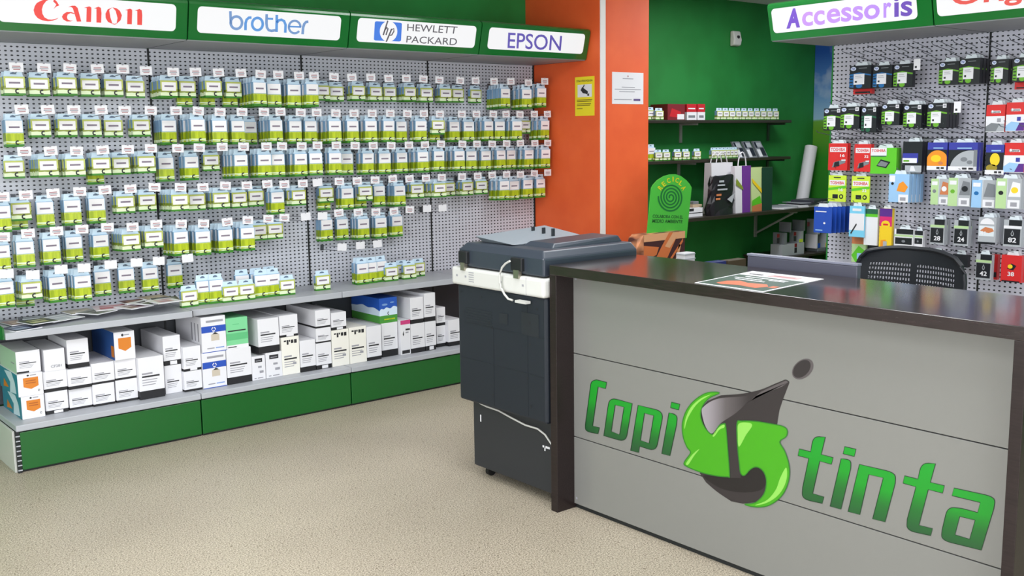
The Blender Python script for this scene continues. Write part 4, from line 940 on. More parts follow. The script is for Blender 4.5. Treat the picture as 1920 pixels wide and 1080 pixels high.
        P.rect(.0, .42, .0, 1, extra[0]); P.ell(.2, .52, .10, .07, extra[1], 2); P.rect(.05, .36, .76, .9, WHITE, 2); P.poly([(.5, .4), (.65, .9), (.95, .85), (.98, .4)], extra[2], 2); P.ell(.74, .62, .14, .10, extra[3], 3); P.rect(.48, .96, .02, .3, WHITE, 3); P.rect(.6, .86, .08, .22, GREYTXT, 4); P.rect(.44, .46, 0, 1, CLEAR, 2)
    elif kind == 'card': P.rect(.08, .7, .80, .84, WHITE); P.ell(.6, .38, .06, .04, WHITE); P.rect(.1, .5, .08, .12, PLBL)
    elif kind == 'pen': P.rect(0, 1, .22, .76, WHITE); P.stroke([(.12, .1), (.5, .42)], .07, INKLINE, 2); P.rect(.2, .8, .84, .92, WHITE, 2)
    elif kind == 'leafcolour': P.rect(0, 1, .55, .8, PTAN); P.poly([(0, .2), (.5, .5), (1, .35), (1, .0), (.3, 0)], PGREEN2, 2); P.rect(.4, .8, .1, .28, PLBL, 3)
    elif kind == 'whitepack': P.rect(0, 1, .86, 1, PDARKG); P.rect(0, 1, .78, .86, PGREEN2)
    elif kind == 'glue': P.rect(0, 1, .82, 1, PPUR); P.rect(0, 1, .60, .82, PPNK); P.ell(.5, .64, .36, .09, PYEL, 2); P.rect(.3, .7, .62, .66, PRED, 3); P.poly([(.1, .05), (.6, .1), (.55, .3), (.15, .28)], PORG, 2); P.rect(.35, .65, .12, .26, PGREY, 3)
    elif kind == 'inkset': P.rect(.1, 1, .8, 1, PBLK); P.rect(0, 1, .70, .78, PMINT); P.rect(.05, .95, .40, .66, PBLK, 2); P.ell(.5, .52, .1, .05, PMID, 3); P.rect(.05, .95, .0, .26, PBLK, 2)
    elif kind == 'number':
        P.rect(.28, 1, .78, 1, PBLK); P.rect(.0, 1, .68, .78, PMINT if extra[1] else WHITE, 2); P.rect(.04, .93, .08, .66, PBLK, 2); P.text(extra[0], .28, .74, .16, .34, WHITE, 3)
        P.stroke([(.5, .60), (.43, .48), (.46, .42), (.54, .42), (.57, .48)], .035, PGREY, 3, closed=True)
    elif kind == 'orangepic': P.rect(0, 1, .0, .08, PBLK); P.rect(.05, .9, .30, .68, CLEAR); P.poly([(.1, .5), (.4, .64), (.8, .6), (.9, .5), (.6, .42), (.3, .46)], PTAN, 2); P.text('41', .12, .42, .34, .48, WHITE, 3); P.poly(arc(.5, .75, .4, .22, 0, 180, 10), WHITE, 2)
    elif kind == 'rednumber': P.text('38', .34, .66, .22, .38, WHITE, 2); P.poly([(.3, .5), (.5, .7), (.75, .62), (.6, .44)], PBLK, 2); P.ell(.45, .58, .12, .08, PYEL, 3); P.rect(.06, .94, .0, .05, PBLK, 2)
SEEN = {}
def packs(q, kind, words, n=1, step=.03, xf=5.60, extra=None, depth=.03, name='blister_pack', cat='ink pack', group=None, tilt=0, hook=True):
    u0, u1, v0, v1 = q; um, vm = (u0+u1)/2, (v0+v1)/2
    a, c = at(u0, vm, 0, xf), at(u1, vm, 0, xf); zt, zb = at(um, v0, 0, xf).z, at(um, v1, 0, xf).z
    w, h, y = a.y-c.y, zt-zb, (a.y+c.y)/2
    b = MB(); design(b, w, h, depth, kind, extra)
    o = b.build(name); o.rotation_euler = (0, tilt, -math.pi/2); o.location = (xf, y, zt)
    if h > .05 and hook:
        f = MB(); f.prism([(x_*w, depth/2-.0005, z_) for x_, z_ in ((-.3, 0), (.3, 0), (.22, .022), (-.22, .022))], [(x_*w, depth/2+.0005, z_) for x_, z_ in ((-.3, 0), (.3, 0), (.22, .022), (-.22, .022))], CLEAR)
        f.build('hang_flap', o, world=False)
    tag(o, words, cat, group or 'packs hanging on the accessory wall')
    for k in range(1, n):
        r = dup(o, (xf+k*step, y-.002*k, zt-.001*k), label='%s, number %s back' % (words, ORD[k+1]) if False else '%s pack back behind %s' % (ORD[k+1], words))
    if hook:
        whook(y, zt+.002, 'bare wire hook carrying the %s' % words, 5.55 if xf >= 5.58 else 5.5)
    return o
top = [((612, 772, 492, 664), 'hpblue', 'black pack with blue stripe next to the sky mural', 2, 0), ((788, 930, 490, 660), 'hpblue', 'second black pack with blue stripe', 1, 0), ((942, 1085, 480, 655), 'hpgreen', 'lone green-striped black pack', 1, 0), ((1282, 1430, 462, 634), 'hpgreen', 'green-striped black pack before the seam', 2, 0), ((1434, 1588, 438, 626), 'hpgreen', 'larger green-striped pack at the seam', 3, 0), ((1672, 1802, 445, 624), 'hpgreen', 'green-striped black pack past the seam', 2, 0), ((1838, 1995, 430, 612), 'hpgreen', 'last green-striped black pack in top row', 2, 0)]
for q, k, wd, n, e in top: packs(ZA(q), k, wd, n, .035, 5.60, e)
packs(ZA((640, 780, 640, 706)), 'redpack', 'red pack peeking out below the blue-striped pack', 1, .03, 5.66, hook=False); packs(ZA((1850, 1990, 615, 668)), 'redpack', 'red pack peeking out below the last green-striped pack', 1, .03, 5.66, hook=False)
mid = [((418, 545, 812, 978), 'hpgreen', 'black pack hanging over the sky mural', 1, 1), ((545, 685, 800, 966), 'hpgreen', 'black pack beside the mural edge, yellow-green striped', 2, 1), ((700, 812, 800, 994), 'hpteal', 'tall black pack with teal stripe', 2, 1), ((852, 986, 780, 938), 'hpgreen', 'tilted black pack after the teal one', 2, 1), ((1016, 1152, 784, 958), 'hpgreen', 'black pack in a pair before the end', 3, 1), ((1195, 1342, 772, 956), 'hpgreen', 'black pack at the row end with spares', 4, 1)]
for q, k, wd, n, e in mid: packs(ZA(q), k, wd, n, .032, 5.58, e)
packs(ZA((1636, 1776, 786, 990)), 'photo', 'red and white photo ink pack, grey picture', 2, .03, 5.6, None); packs(ZA((1786, 1925, 768, 985)), 'photo', 'red and white photo ink pack, rainbow picture', 2, .03, 5.6, PLBL)
packs(ZB((180, 300, 97, 268)), 'redblister', 'red memory blister nearest the mural', 2, .02, 5.62, '16', .01); packs(ZB((343, 448, 102, 276)), 'redblister', 'red memory blister beside the green drive box', 2, .02, 5.62, '32', .01)
packs(ZB((446, 610, 126, 290)), 'hdd', 'bright green hard drive box', 1, .03, 5.62, None, .05, name='drive_box', cat='drive box')
packs(ZB((650, 772, 86, 280)), 'darkink', 'black and navy ink pack with white label', 2, .03, 5.62); packs(ZB((806, 930, 92, 266)), 'sun', 'navy ink pack with orange sun picture', 2, .03, 5.62); packs(ZB((940, 1122, 92, 270)), 'moon', 'wide navy ink pack with moon picture', 2, .03, 5.62); packs(ZB((1174, 1294, 106, 294)), 'planet', 'navy ink pack with yellow planet picture', 2, .03, 5.62); packs(ZB((1290, 1420, 94, 282)), 'photo', 'red-topped white photo paper pack', 2, .03, 5.62, PLBL)
packs(ZB((180, 290, 300, 466)), 'lime', 'lime memory card pack nearest the mural', 1, .02, 5.64, '16', .008); packs(ZB((326, 440, 305, 472)), 'lime', 'lime memory card pack, second from the mural', 1, .02, 5.64, '32', .008)
packs(ZB((562, 690, 292, 470)), 'fishblue', 'light blue ink blister with orange picture', 4, .04, 5.58)
packs(ZB((828, 942, 322, 486)), 'photoink', 'grey-green ink blister with brown picture', 2, .03, 5.62, (PMINT, PMID, PTAN, WHITE)); packs(ZB((938, 1080, 316, 496)), 'photoink', 'pale green ink blister with black picture', 2, .03, 5.62, (PMINT, PGRN, PMID, PBLK))
packs(ZB((1086, 1240, 330, 506)), 'photoink', 'pale blue ink blister with grey picture', 2, .03, 5.62, (PLBL, PBLU, PMID, PMID)); packs(ZB((1240, 1400, 320, 512)), 'photoink', 'green ink blister with white daisy picture', 3, .03, 5.60, (PMINT, PBLK, WHITE, PYEL))
packs(ZB((88, 200, 500, 664)), 'card', 'royal blue card pack', 6, .045, 5.52, None, .004, name='card_pack', cat='card pack')
packs(ZB((312, 406, 494, 690)), 'pen', 'light blue pen blister', 1, .03, 5.60, None, .012, name='pen_blister', cat='pen pack'); packs(ZB((328, 416, 640, 850)), 'leafcolour', 'tan and green craft pack below the pen blister', 1, .03, 5.66, None, .02, hook=False)
packs(ZB((406, 490, 512, 742)), 'whitepack', 'white pack with green top strip', 1, .03, 5.62, None, .02); packs(ZB((412, 490, 742, 792)), 'dark', 'dark pack below the white one', 1, .03, 5.68, None, .02, hook=False); packs(ZB((502, 580, 510, 790)), 'glue', 'purple, pink and yellow glue stick pack', 1, .03, 5.62, None, .025, name='glue_pack', cat='glue pack')
packs(ZB((596, 714, 640, 800)), 'inkset', 'black and white double cartridge pack', 1, .03, 5.62, None, .03); packs(ZB((716, 776, 650, 790)), 'inkset', 'narrow colour cartridge pack', 1, .03, 5.64, None, .03)
packs(ZB((824, 914, 578, 738)), 'number', 'grey cartridge pack numbered 28', 2, .03, 5.62, ('28', 1), .03); packs(ZB((974, 1066, 584, 746)), 'number', 'grey cartridge pack numbered 24', 2, .03, 5.62, ('24', 1), .03)
packs(ZB((1128, 1240, 566, 736)), 'orangepic', 'grey cartridge pack with rust picture', 3, .03, 5.60, None, .03); packs(ZB((1288, 1402, 582, 752)), 'number', 'grey cartridge pack numbered 82', 2, .03, 5.60, ('82', 0), .03)
packs(ZB((1112, 1212, 800, 962)), 'number', 'grey cartridge pack numbered 42', 1, .03, 5.60, ('42', 1), .03); packs(ZB((1206, 1250, 800, 960)), 'redpack', 'red cartridge pack behind number 42', 1, .03, 5.68, None, .03, hook=False); packs(ZB((1272, 1402, 806, 976)), 'rednumber', 'red cartridge pack numbered 38', 2, .03, 5.60, None, .03)
packs(ZB((965, 1062, 800, 880)), 'dark', 'dark pack half hidden by the chair back', 1, .03, 5.64, None, .03); packs(ZB((826, 908, 785, 860)), 'dark', 'dark pack hidden behind the chair rim', 1, .03, 5.64, None, .03)
# empty hooks
bare = [(1577, 104, 'bare wire hook nearest the mural, top row'), (1617, 101, 'bare wire hook above the first blue-striped pack'), (1659, 98, 'bare wire hook above the second blue-striped pack'), (1702, 93, 'bare wire hook above the lone green-striped pack'), (1746, 91, 'bare wire hook before the green-striped pair'), (1786, 87, 'bare wire hook above the green-striped pair'), (1836, 86, 'bare wire hook at the seam, top row'), (1892, 83, 'bare wire hook past the seam, top row'),
 (1565, 188, 'bare wire hook above the pack over the mural'), (1617, 189, 'bare wire hook above the teal-striped pack'), (1660, 187, 'bare wire hook above the tilted black pack'), (1694, 182, 'bare wire hook middle of second row'), (1728, 181, 'bare wire hook above the row-end pack'), (1786, 181, 'bare wire hook right of the row-end pack'), (1842, 178, 'bare wire hook at the seam, second row'), (1720, 114, 'bare wire hook with small white ticket'), (1796, 194, 'bare wire hook with hanging white ticket')]
for u, v, wd in bare:
    p = at(u, v, 0, 5.54); o = whook(p.y, p.z, wd, 5.54)
    if 'ticket' in wd:
        f = MB(); f.box(-.02, .02, -.003, -.0015, -.05, .01, WHITE); f.box(-.012, .0, -.0036, -.003, -.04, -.028, INKLINE); f.build('price_ticket', o, world=False)
for k in range(11):
    u = 1530+k*38; p = at(u, 255-k*1.2, 0, 5.52); whook(p.y, p.z, 'bare wire hook, %s along the strip above the red blisters' % ORD[k+1], 5.52)

# ------------------------------------------------------------------ back wall, shelves, desk
SH = mat('dark_wood_shelf', (46, 40, 34), .4); BRK = mat('bracket_metal', (150, 156, 150), .45); BRKD = mat('bracket_dark', (40, 62, 44), .5)
def shelf(name, z, x0, x1, y0, label, th=.026):
    t = thing(name, label, 'shelf', ((x0+x1)/2, YW, z), 'dark wall shelves on the green wall')
    b = MB(); b.box(x0, x1, y0, YW-.001, z, z+th, SH); b.build('board', t, bevel=.003); return t
s1 = shelf('wall_shelf', 1.797, 5.82, 8.42, 5.95, 'upper dark wall shelf carrying a row of ink cartons')
s2 = shelf('wall_shelf', 1.452, 5.82, 8.42, 5.95, 'lower dark wall shelf carrying cartons and grey blisters')
dk = shelf('wall_desk', .972, 5.85, 9.14, 5.68, 'long dark wall desk carrying bags and papers', .03)
for t, z, u in ((s1, 1.797, 1283), (s2, 1.452, 1280), (s1, 1.797, 1447), (s2, 1.452, 1447)):
    x = ray(u, 250).x/ray(u, 250).y*6.15; m = BRK if u < 1300 else BRKD
    b = MB(); b.box(x-.014, x+.014, 6.185, 6.199, z-.17, z, m); b.box(x-.01, x+.01, 6.0, 6.19, z-.018, z-.0005, m); b.build('bracket', t)
x = ray(1421, 430).x/ray(1421, 430).y*6.16
b = MB(); b.box(x-.015, x+.015, 6.18, 6.199, .70, .972, BRK); b.box(x-.012, x+.012, 5.72, 6.19, .955, .9715, BRK); b.tube([(x, 6.18, .74), (x, 5.76, .955)], .011, BRK, 6); b.build('bracket', dk)
def on_shelf(u, kk, y, z, sc, words, group):
    d = ray(u, 220); q = TALL if kk == 't' else SMALL
    o = carton(kk, (y*d.x/d.y, y, z+q['h']*sc[2]+.0005), R.uniform(-.05, .05), words, 'tall carton' if kk == 't' else 'ink carton', group); o.scale = sc; return o
ZU, ZL = 1.823, 1.478
on_shelf(1221, 's', 6.03, ZU, (.9, 1, .85), 'small ink carton at the upper wall shelf beside the orange column', 'cartons on the upper wall shelf')
on_shelf(1237, 's', 6.0, ZU, (.9, 1, .8), 'small ink carton next to the dark red box', 'cartons on the upper wall shelf')
for k in range(10):
    on_shelf(1350+k*11.7, 's', 6.0+.004*(k % 3), ZU, (.78, 1, .85), 'small ink carton, %s in the long row on the upper wall shelf' % ORD[k+1], 'cartons on the upper wall shelf')
on_shelf(1222, 't', 6.02, ZL, (1, 1, .8), 'tall ink carton at the lower wall shelf beside the orange column', 'cartons on the lower wall shelf')
for u, wd in ((1236, 'first small ink carton on the lower wall shelf'), (1251, 'second small ink carton on the lower wall shelf'), (1272, 'third small ink carton on the lower wall shelf'), (1288, 'fourth small ink carton on the lower wall shelf'), (1309, 'lone small ink carton on the lower wall shelf')):
    on_shelf(u, 's', 6.0, ZL, (.85, 1, .75), wd, 'cartons on the lower wall shelf')
for k in range(7):
    on_shelf(1339+k*7.0, 's', 6.0, ZL, (.55, 1, .8), 'narrow ink carton, %s in the tight row on the lower wall shelf' % ORD[k+1], 'cartons on the lower wall shelf')
DRED = mat('box_dark_red', (122, 30, 40), .45); BRED = mat('box_red', (190, 34, 44), .4)
def redbox(u0, u1, v0, y, dep, split, words):
    xa, xb = ray(u0, 220).x/ray(u0, 220).y*y, ray(u1, 220).x/ray(u1, 220).y*y; h = at((u0+u1)/2, v0, 1, y).z-ZU
    o = thing('gift_box', words, 'box', ((xa+xb)/2, y+dep/2, ZU+.0005), 'red boxes on the upper wall shelf'); b = MB()
    if split: b.box(xa, xb, y, y+dep, ZU+.0005, ZU+h*.5, WHITE); b.box(xa+.02, xb-.02, y-.001, y, ZU+.02, ZU+h*.3, PMID); b.build('carton', o, bevel=.003); b = MB(); b.box(xa, xb, y, y+dep, ZU+h*.5, ZU+h, BRED); P = Print(b, lambda a, c, k: (a, y-.0006, c)); P.rect(xa+.015, xb-.02, ZU+h*.68, ZU+h*.76, WHITE)
    else: b.box(xa, xb, y, y+dep, ZU+.0005, ZU+h, DRED); b.face([(xa+.02, y-.001, ZU+.03), (xb-.06, y-.001, ZU+.02), (xb-.05, y-.001, ZU+.07), (xa+.05, y-.001, ZU+.1)], BRED); b.box(xb-.10, xb-.01, y-.003, y, ZU+.005, ZU+.05, WHITE)
    b.build('lid' if split else 'carton', o, bevel=.003)
redbox(1252, 1284, 195, 5.98, .2, False, 'dark red box with small white card on the upper wall shelf'); redbox(1288, 1306, 195, 6.0, .18, True, 'red and white box beside the dark red one'); redbox(1308, 1322, 195, 6.0, .18, True, 'red and white box, farther one on the upper wall shelf')
for k, (u0, u1) in enumerate(((1386, 1402), (1405, 1421), (1424, 1441))):
    y = 5.99; xa, xb = ray(u0, 280).x/ray(u0, 280).y*y, ray(u1, 280).x/ray(u1, 280).y*y
    o = thing('grey_blister', 'grey and black leaning blister, %s by the shelf end' % ORD[k+1], 'ink pack', ((xa+xb)/2, y, ZL), 'leaning grey blisters on the lower wall shelf')
    b = MB(); b.hexa([(xa, y, ZL), (xb, y, ZL), (xb, y+.03, ZL), (xa, y+.03, ZL), (xa-.03, y+.06, ZL+.15), (xb-.05, y+.06, ZL+.15), (xb-.05, y+.08, ZL+.15), (xa-.03, y+.08, ZL+.15)], PMID)
    P = Print(b, lambda a, c, kk: (xa+(xb-xa)*a-.035*c, y-.001*kk+.06*c, ZL+.15*c)); P.rect(.1, .45, .05, .5, WHITE); P.rect(.5, .9, .1, .6, PBLK); P.rect(.3, .8, .65, .9, PGREY); P.rect(.1, .3, .6, .95, PBLK)
    b.build('card', o)
# bags on the desk
ZD = 1.0025
BAGK = mat('bag_black_plastic', (34, 32, 38), .3); BAGP = mat('bag_purple', (108, 52, 142), .45); BAGG = mat('bag_dark_green', (28, 60, 48), .45); BAGL = mat('bag_photo_green', (196, 214, 150), .45); PAPER = mat('bag_white_paper', (220, 218, 224), .55)
def bagx(u, y): return ray(u, 360).x/ray(u, 360).y*y
def bag(name, label, u0, u1, vt, y, dep, m, mside=None, flare=.02):
    xa, xb = bagx(u0, y), bagx(u1, y); zt = at((u0+u1)/2, vt, 1, y).z
    t = thing(name, label, 'bag', ((xa+xb)/2, y+dep/2, ZD)); b = MB()
    A = [(xa, y, ZD), (xb, y, ZD), (xb, y+dep, ZD), (xa, y+dep, ZD)]; B = [(xa-flare, y+.01, zt), (xb+flare, y+.01, zt), (xb+flare, y+dep-.02, zt), (xa-flare, y+dep-.02, zt)]
    b.faces(A+B, [(0, 3, 2, 1), (0, 1, 5, 4), (1, 2, 6, 5), (2, 3, 7, 6), (3, 0, 4, 7)], m)
    if mside: b.face([A[1], A[2], B[2], B[1]], mside)
    b.build('bag_body', t); return t, b, xa, xb, zt
def handle(t, xa, xb, y, z, hgt, m, r=.005):
    c = (xa+xb)/2; w = (xb-xa)*.28; b = MB(); b.tube([(c+w*math.cos(math.radians(a)), y, z-.02+hgt*math.sin(math.radians(a))) for a in range(0, 181, 15)], r, m, 6); b.build('handle', t, smooth=True)
t, b, xa, xb, zt = bag('paper_bag', 'white paper carrier bag behind the black plastic bag', 1336, 1373, 305, 5.835, .105, PAPER, None, .01); handle(t, xa, xb, 5.85, zt, .11, PAPER); handle(t, xa, xb, 5.912, zt, .11, PAPER)
xa, xb = bagx(1327, 5.74), bagx(1373, 5.74); zt = at(1350, 330, 1, 5.74).z
t = thing('plastic_bag', 'crumpled black plastic bag with pale print on the desk', 'bag', ((xa+xb)/2, 5.75, ZD)); b = MB(); rr = random.Random(4)
N_ = 14; rings = []
for k in range(7):
    f = k/6; z = ZD+(zt-ZD)*f; wx = (xb-xa)/2*(1-.05*f+(.06 if k in (1, 2) else 0)); wy = .055*(1-.4*f)
    rings.append([((xa+xb)/2+.03*f+wx*math.copysign(abs(math.cos(2*math.pi*i/N_))**.7, math.cos(2*math.pi*i/N_))+rr.uniform(-.008, .008), 5.75+wy*math.copysign(abs(math.sin(2*math.pi*i/N_))**.7, math.sin(2*math.pi*i/N_))+rr.uniform(-.01, .01), z+rr.uniform(-.012, .012)*(0 < k)) for i in range(N_)])
b.faces([p for g in rings for p in g], [(k*N_+i, k*N_+(i+1) % N_, (k+1)*N_+(i+1) % N_, (k+1)*N_+i) for k in range(6) for i in range(N_)]+[tuple(range(6*N_, 7*N_))], BAGK); b.build('bag_body', t, smooth=False)
b = MB(); P = Print(b, lambda a, c, k: Vector((xa+(xb-xa)*a+.03*c, 5.69+.022*c-.001*k, ZD+(zt-ZD)*c)))
P.rect(.26, .46, .84, .89, PGREY); P.rect(.2, .5, .75, .79, PGREY); P.rect(.2, .6, .64, .68, PGREY); P.rect(.16, .36, .50, .55, PTAN); P.rect(.14, .32, .40, .45, PTAN); P.poly([(.6, .4), (.9, .55), (.8, .3)], PGREY); b.build('print', t)
t, b, xa, xb, zt = bag('gift_bag', 'white and purple gift bag between the black and green bags', 1380, 1407, 311, 5.75, .07, PAPER, BAGP, .012); handle(t, xa, xb, 5.77, zt, .14, PAPER, .006)
b = MB(); b.face([(xa+(xb-xa)*.45, 5.7490, ZD), (xb, 5.7490, ZD), (xb+.012, 5.7585, zt), (xa+(xb-xa)*.42, 5.7585, zt)], BAGP); b.face([(xa, 5.7485, ZD+.25), (xa+(xb-xa)*.5, 5.7485, ZD+.20), (xa+(xb-xa)*.45, 5.7485, ZD+.23), (xa, 5.7485, ZD+.31)], mat('olive_ribbon', (128, 146, 48), .5)); b.build('stripe', t)
t, b, xa, xb, zt = bag('carrier_bag', 'dark green carrier bag with pale plant picture', 1410, 1447, 314, 5.765, .14, BAGL, BAGG, .012)
b = MB(); mx = xa+(xb-xa)*.48; b.face([(mx, 5.759, ZD), (xb, 5.759, ZD), (xb+.012, 5.7685, zt), (mx, 5.7685, zt)], BAGG); b.face([(xa, 5.7588, ZD), (mx, 5.7588, ZD), (mx, 5.7588, ZD+.07), (xa, 5.7588, ZD+.05)], PTAN); b.face([(xa, 5.7589, ZD+.05), (mx, 5.7589, ZD+.07), (mx-.03, 5.7592, ZD+.14), (xa, 5.7592, ZD+.10)], PGREEN2); b.face([(xa+.01, 5.766, ZD+.26), (mx, 5.762, ZD+.16), (mx, 5.766, ZD+.20), (xa, 5.768, ZD+.30)], PYEL); b.build('picture', t)
o = thing('card_box', 'small white open box between the recycling board and the bags', 'box', (bagx(1306, 5.8), 5.8, ZD)); xa, xb = bagx(1291, 5.76), bagx(1318, 5.76)
b = MB(); b.box(xa, xb, 5.76, 5.98, ZD, ZD+.075, WHITE); b.box(xa+.01, xa+.07, 5.758, 5.7605, ZD+.05, ZD+.072, INKLINE); b.box(xa, xb, 5.7585, 5.7605, ZD+.03, ZD+.036, INKLINE); b.build('carton', o, bevel=.002)
o = thing('wooden_tray', 'small beige tray sitting on the white open box', 'tray', (bagx(1304, 5.84), 5.86, ZD+.0755)); b = MB(); x_ = bagx(1303, 5.84); b.box(x_-.07, x_+.05, 5.80, 5.94, ZD+.0755, ZD+.10, mat('tray_beige', (176, 156, 130), .6)); b.box(x_-.04, x_+.03, 5.82, 5.9, ZD+.10, ZD+.125, PMID); b.build('tray_body', o, bevel=.004)
# papers, folders, roll on the desk
def sheet(u, y, w, d_, z, th, rz, m, words, name='paper_stack', cat='papers'):
    o = thing(name, words, cat, (bagx(u, y), y, z), 'papers on the wall desk', rz=rz); b = MB(); b.box(-w/2, w/2, -d_/2, d_/2, 0, th, m); b.build('sheets', o, world=False, bevel=.0008); return o
DKF = mat('folder_charcoal', (54, 56, 66), .45); DKF2 = mat('folder_grey', (150, 152, 160), .5)
sheet(1457, 5.86, .27, .28, ZD, .012, .15, WHITE, 'white paper stack beside the green carrier bag'); sheet(1461, 5.87, .26, .24, ZD+.0125, .006, -.1, DKF2, 'grey sheet lying on the white paper stack')
sheet(1505, 5.84, .36, .28, ZD, .02, -.12, WHITE, 'white paper stack in front of the paper roll'); sheet(1515, 5.83, .36, .26, ZD+.0205, .014, .1, DKF, 'charcoal folder on the paper stack by the roll', 'folder', 'folder'); sheet(1511, 5.83, .36, .25, ZD+.035, .006, -.2, DKF2, 'grey folder topped with papers by the roll', 'folder', 'folder'); sheet(1520, 5.83, .34, .24, ZD+.0415, .02, .15, DKF, 'topmost charcoal folder by the paper roll', 'folder', 'folder')
rl = thing('paper_roll', 'white rolled paper leaning upright at the desk corner', 'paper roll', (bagx(1505, 6.05), 6.05, ZD)); b = MB(); pa = Vector((bagx(1504, 6.09), 6.09, ZD+.012)); pb_ = Vector((at(1521, 275, 1, 6.12).x, 6.12, at(1521, 275, 1, 6.12).z))
b.tube([pa, pb_], .062, PAPER, 20); b.build('roll', rl, smooth=True)
# boxes under the desk on a storage shelf, greyed to hold the desk's shade
st = thing('storage_shelf', 'low dark storage shelf with boxes under the wall desk', 'shelf', (8.55, 5.92, 0)); b = MB()
zs = [.20, .525]
for z in zs: b.box(8.02, 9.12, 5.74, 6.18, z, z+.02, SH)
b.build('board', st)
for x_ in (8.03, 9.09):
    for y_ in (5.75, 6.15): b = MB(); b.box(x_, x_+.02, y_, y_+.02, 0, .524, SH); b.build('leg', st)
UB = [(1445, 1511, 458, 488, PGREY, 'wide white box at the bottom of the under-desk pile', 0, 0), (1513, 1552, 466, 488, PMID, 'grey box at the bottom near the accessory panel', 1, 0),
 (1449, 1478, 438, 457, PMID, 'grey box on the wide white box', 0, 1), (1480, 1509, 440, 457, PGREY, 'grey box with green mark on the wide white box', 0, 1), (1512, 1534, 441, 464, PAPER, 'white box with blue corner under the desk', 1, 1), (1535, 1552, 441, 464, PGREY, 'white box with yellow corner under the desk', 1, 1),
 (1460, 1486, 418, 438, PMID, 'grey box upright under the desk', 0, 2), (1488, 1509, 414, 438, PMID, 'pale box with red mark under the desk', 0, 2), (1512, 1540, 412, 440, PGREY, 'pale grey box high under the desk', 1, 2)]
ztop = {}
for u0, u1, v0, v1, m, wd, col_, lev in UB:
    y = 5.80; dep = .13; xa, xb = bagx(u0+2, y+dep), bagx(u1, y); um = (u0+u1)/2; z1 = min(at(um, v0, 1, y).z, .953); z0 = ztop.get((col_, lev-1), .5455)+.0005; ztop[(col_, lev)] = max(z1, ztop.get((col_, lev), 0)); z1 = ztop[(col_, lev)]
    o = thing('storage_box', wd, 'box', ((xa+xb)/2, y+dep/2, z0), 'boxes under the wall desk'); b = MB(); b.box(xa+.002, xb-.002, y, y+dep, z0, z1, m)
    if 'blue' in wd: b.box(xa+.004, xa+.05, y-.001, y, z0+.004, z0+.05, BLUEB)
    if 'yellow' in wd: b.box(xa+.004, xb-.01, y-.001, y, z0+.004, z0+.045, PYEL)
    if 'green' in wd: b.box(xb-.07, xb-.01, y-.001, y, z0+.004, z0+.035, PLIM)
    if 'red mark' in wd: b.box(xa+.03, xa+.07, y-.001, y, z0+.04, z0+.08, mat('mark_maroon', (120, 36, 64), .5))
    if 'wide' in wd: b.box(xb-.16, xb-.12, y-.001, y, z0+.02, z0+.07, INKLINE); b.box(xb-.16, xb-.12, y-.001, y, z0+.075, z0+.11, DRED)
    b.build('carton', o, bevel=.002)
# recycling bin with its green board
rb = thing('recycling_bin', 'tall cardboard recycling bin with green arched board and spiral', 'recycling bin', (5.51, 4.98, 0))
BINP = mat('bin_photo_print', (190, 110, 70), .5)
noise_tint(BINP, (84, 44, 40), (226, 150, 104), 9, .42, .6, 1)
BG = mat('board_green', (74, 184, 62), .5); BGD = mat('board_dark_green', (22, 112, 50), .5); BY = mat('board_yellow', (214, 208, 30), .5); BTX = mat('board_text', (34, 92, 42), .5)
bx0, bx1 = at(1207, 460, 1, 4.88).x, at(1284, 460, 1, 4.88).x; bzt = at(1245, 437, 1, 4.88).z
b = MB(); b.box(bx0, bx1, 4.88, 5.0, 0, bzt, BINP)
BPL = mat('bin_plank_orange', (214, 118, 66), .5); BPT = mat('bin_plank_tan', (226, 166, 122), .5); BDK = mat('bin_dark_brown', (70, 38, 40), .5)  # colours of the printed plank picture
P = Print(b, lambda a, c, k: (bx0+(bx1-bx0)*a, 4.88-.0005*k, bzt-.25+.25*c)); P.rect(0, 1, 0, 1, BDK); P.poly([(.0, .8), (1, .8), (1, 1), (0, 1)], BPT, 2); P.poly([(.15, 0), (.45, 0), (.85, 1), (.6, 1), (.42, .62)], BPL, 3); P.poly([(.5, .62), (.62, .56), (.86, .98), (.7, 1)], BPT, 4); P.poly([(0, .3), (.3, .4), (.36, .62), (0, .7)], BPL, 2); P.poly([(.6, .2), (.66, .2), (.95, .7), (.95, .8)], BPL, 2); P.poly([(.75, .1), (.8, .05), (.9, .6), (.85, .65)], BPT, 2)
b.build('bin_body', rb, bevel=.004)
b = MB(); b.hexa([(bx0-.07, 4.89, bzt-.11), (bx0, 4.88, bzt-.11), (bx0, 4.99, bzt-.11), (bx0-.07, 4.98, bzt-.11), (bx0-.045, 4.90, bzt-.03), (bx0, 4.88, bzt), (bx0, 4.99, bzt), (bx0-.045, 4.98, bzt-.02)], BINP); b.build('side_flap', rb)
y = 4.95; B4 = [at(u, v, 1, y) for u, v in ((1213, 436), (1288, 440), (1297, 351), (1221, 350))]
fnb = lambda a, c, k: at(1200+a/6, 320+c/6, 1, 4.948-.0007*k)
board = [(80, 735), (524, 757), (582, 190), (560, 150), (520, 105), (460, 60), (400, 40), (340, 42), (270, 62), (200, 105), (150, 160), (130, 195)]
b = MB(); b.prism([fnb(a, c, 0) for a, c in board], [fnb(a, c, 0)+Vector((0, .008, 0)) for a, c in board], BG); bd = b.build('board', rb)
b = MB(); P = Print(b, fnb)
sp = []
for k in range(0, 150):
    f = k/149; th = -math.pi*.0+f*2*math.pi*4.1; r_ = 14+f*128
    sp.append((346+r_*math.cos(th+2.6)*.98, 300+r_*math.sin(th+2.6)*1.14))
P.stroke(sp, 17, BGD, 2)
o = b.build('spiral', None); o.parent = bd; b = MB(); P = Print(b, fnb)
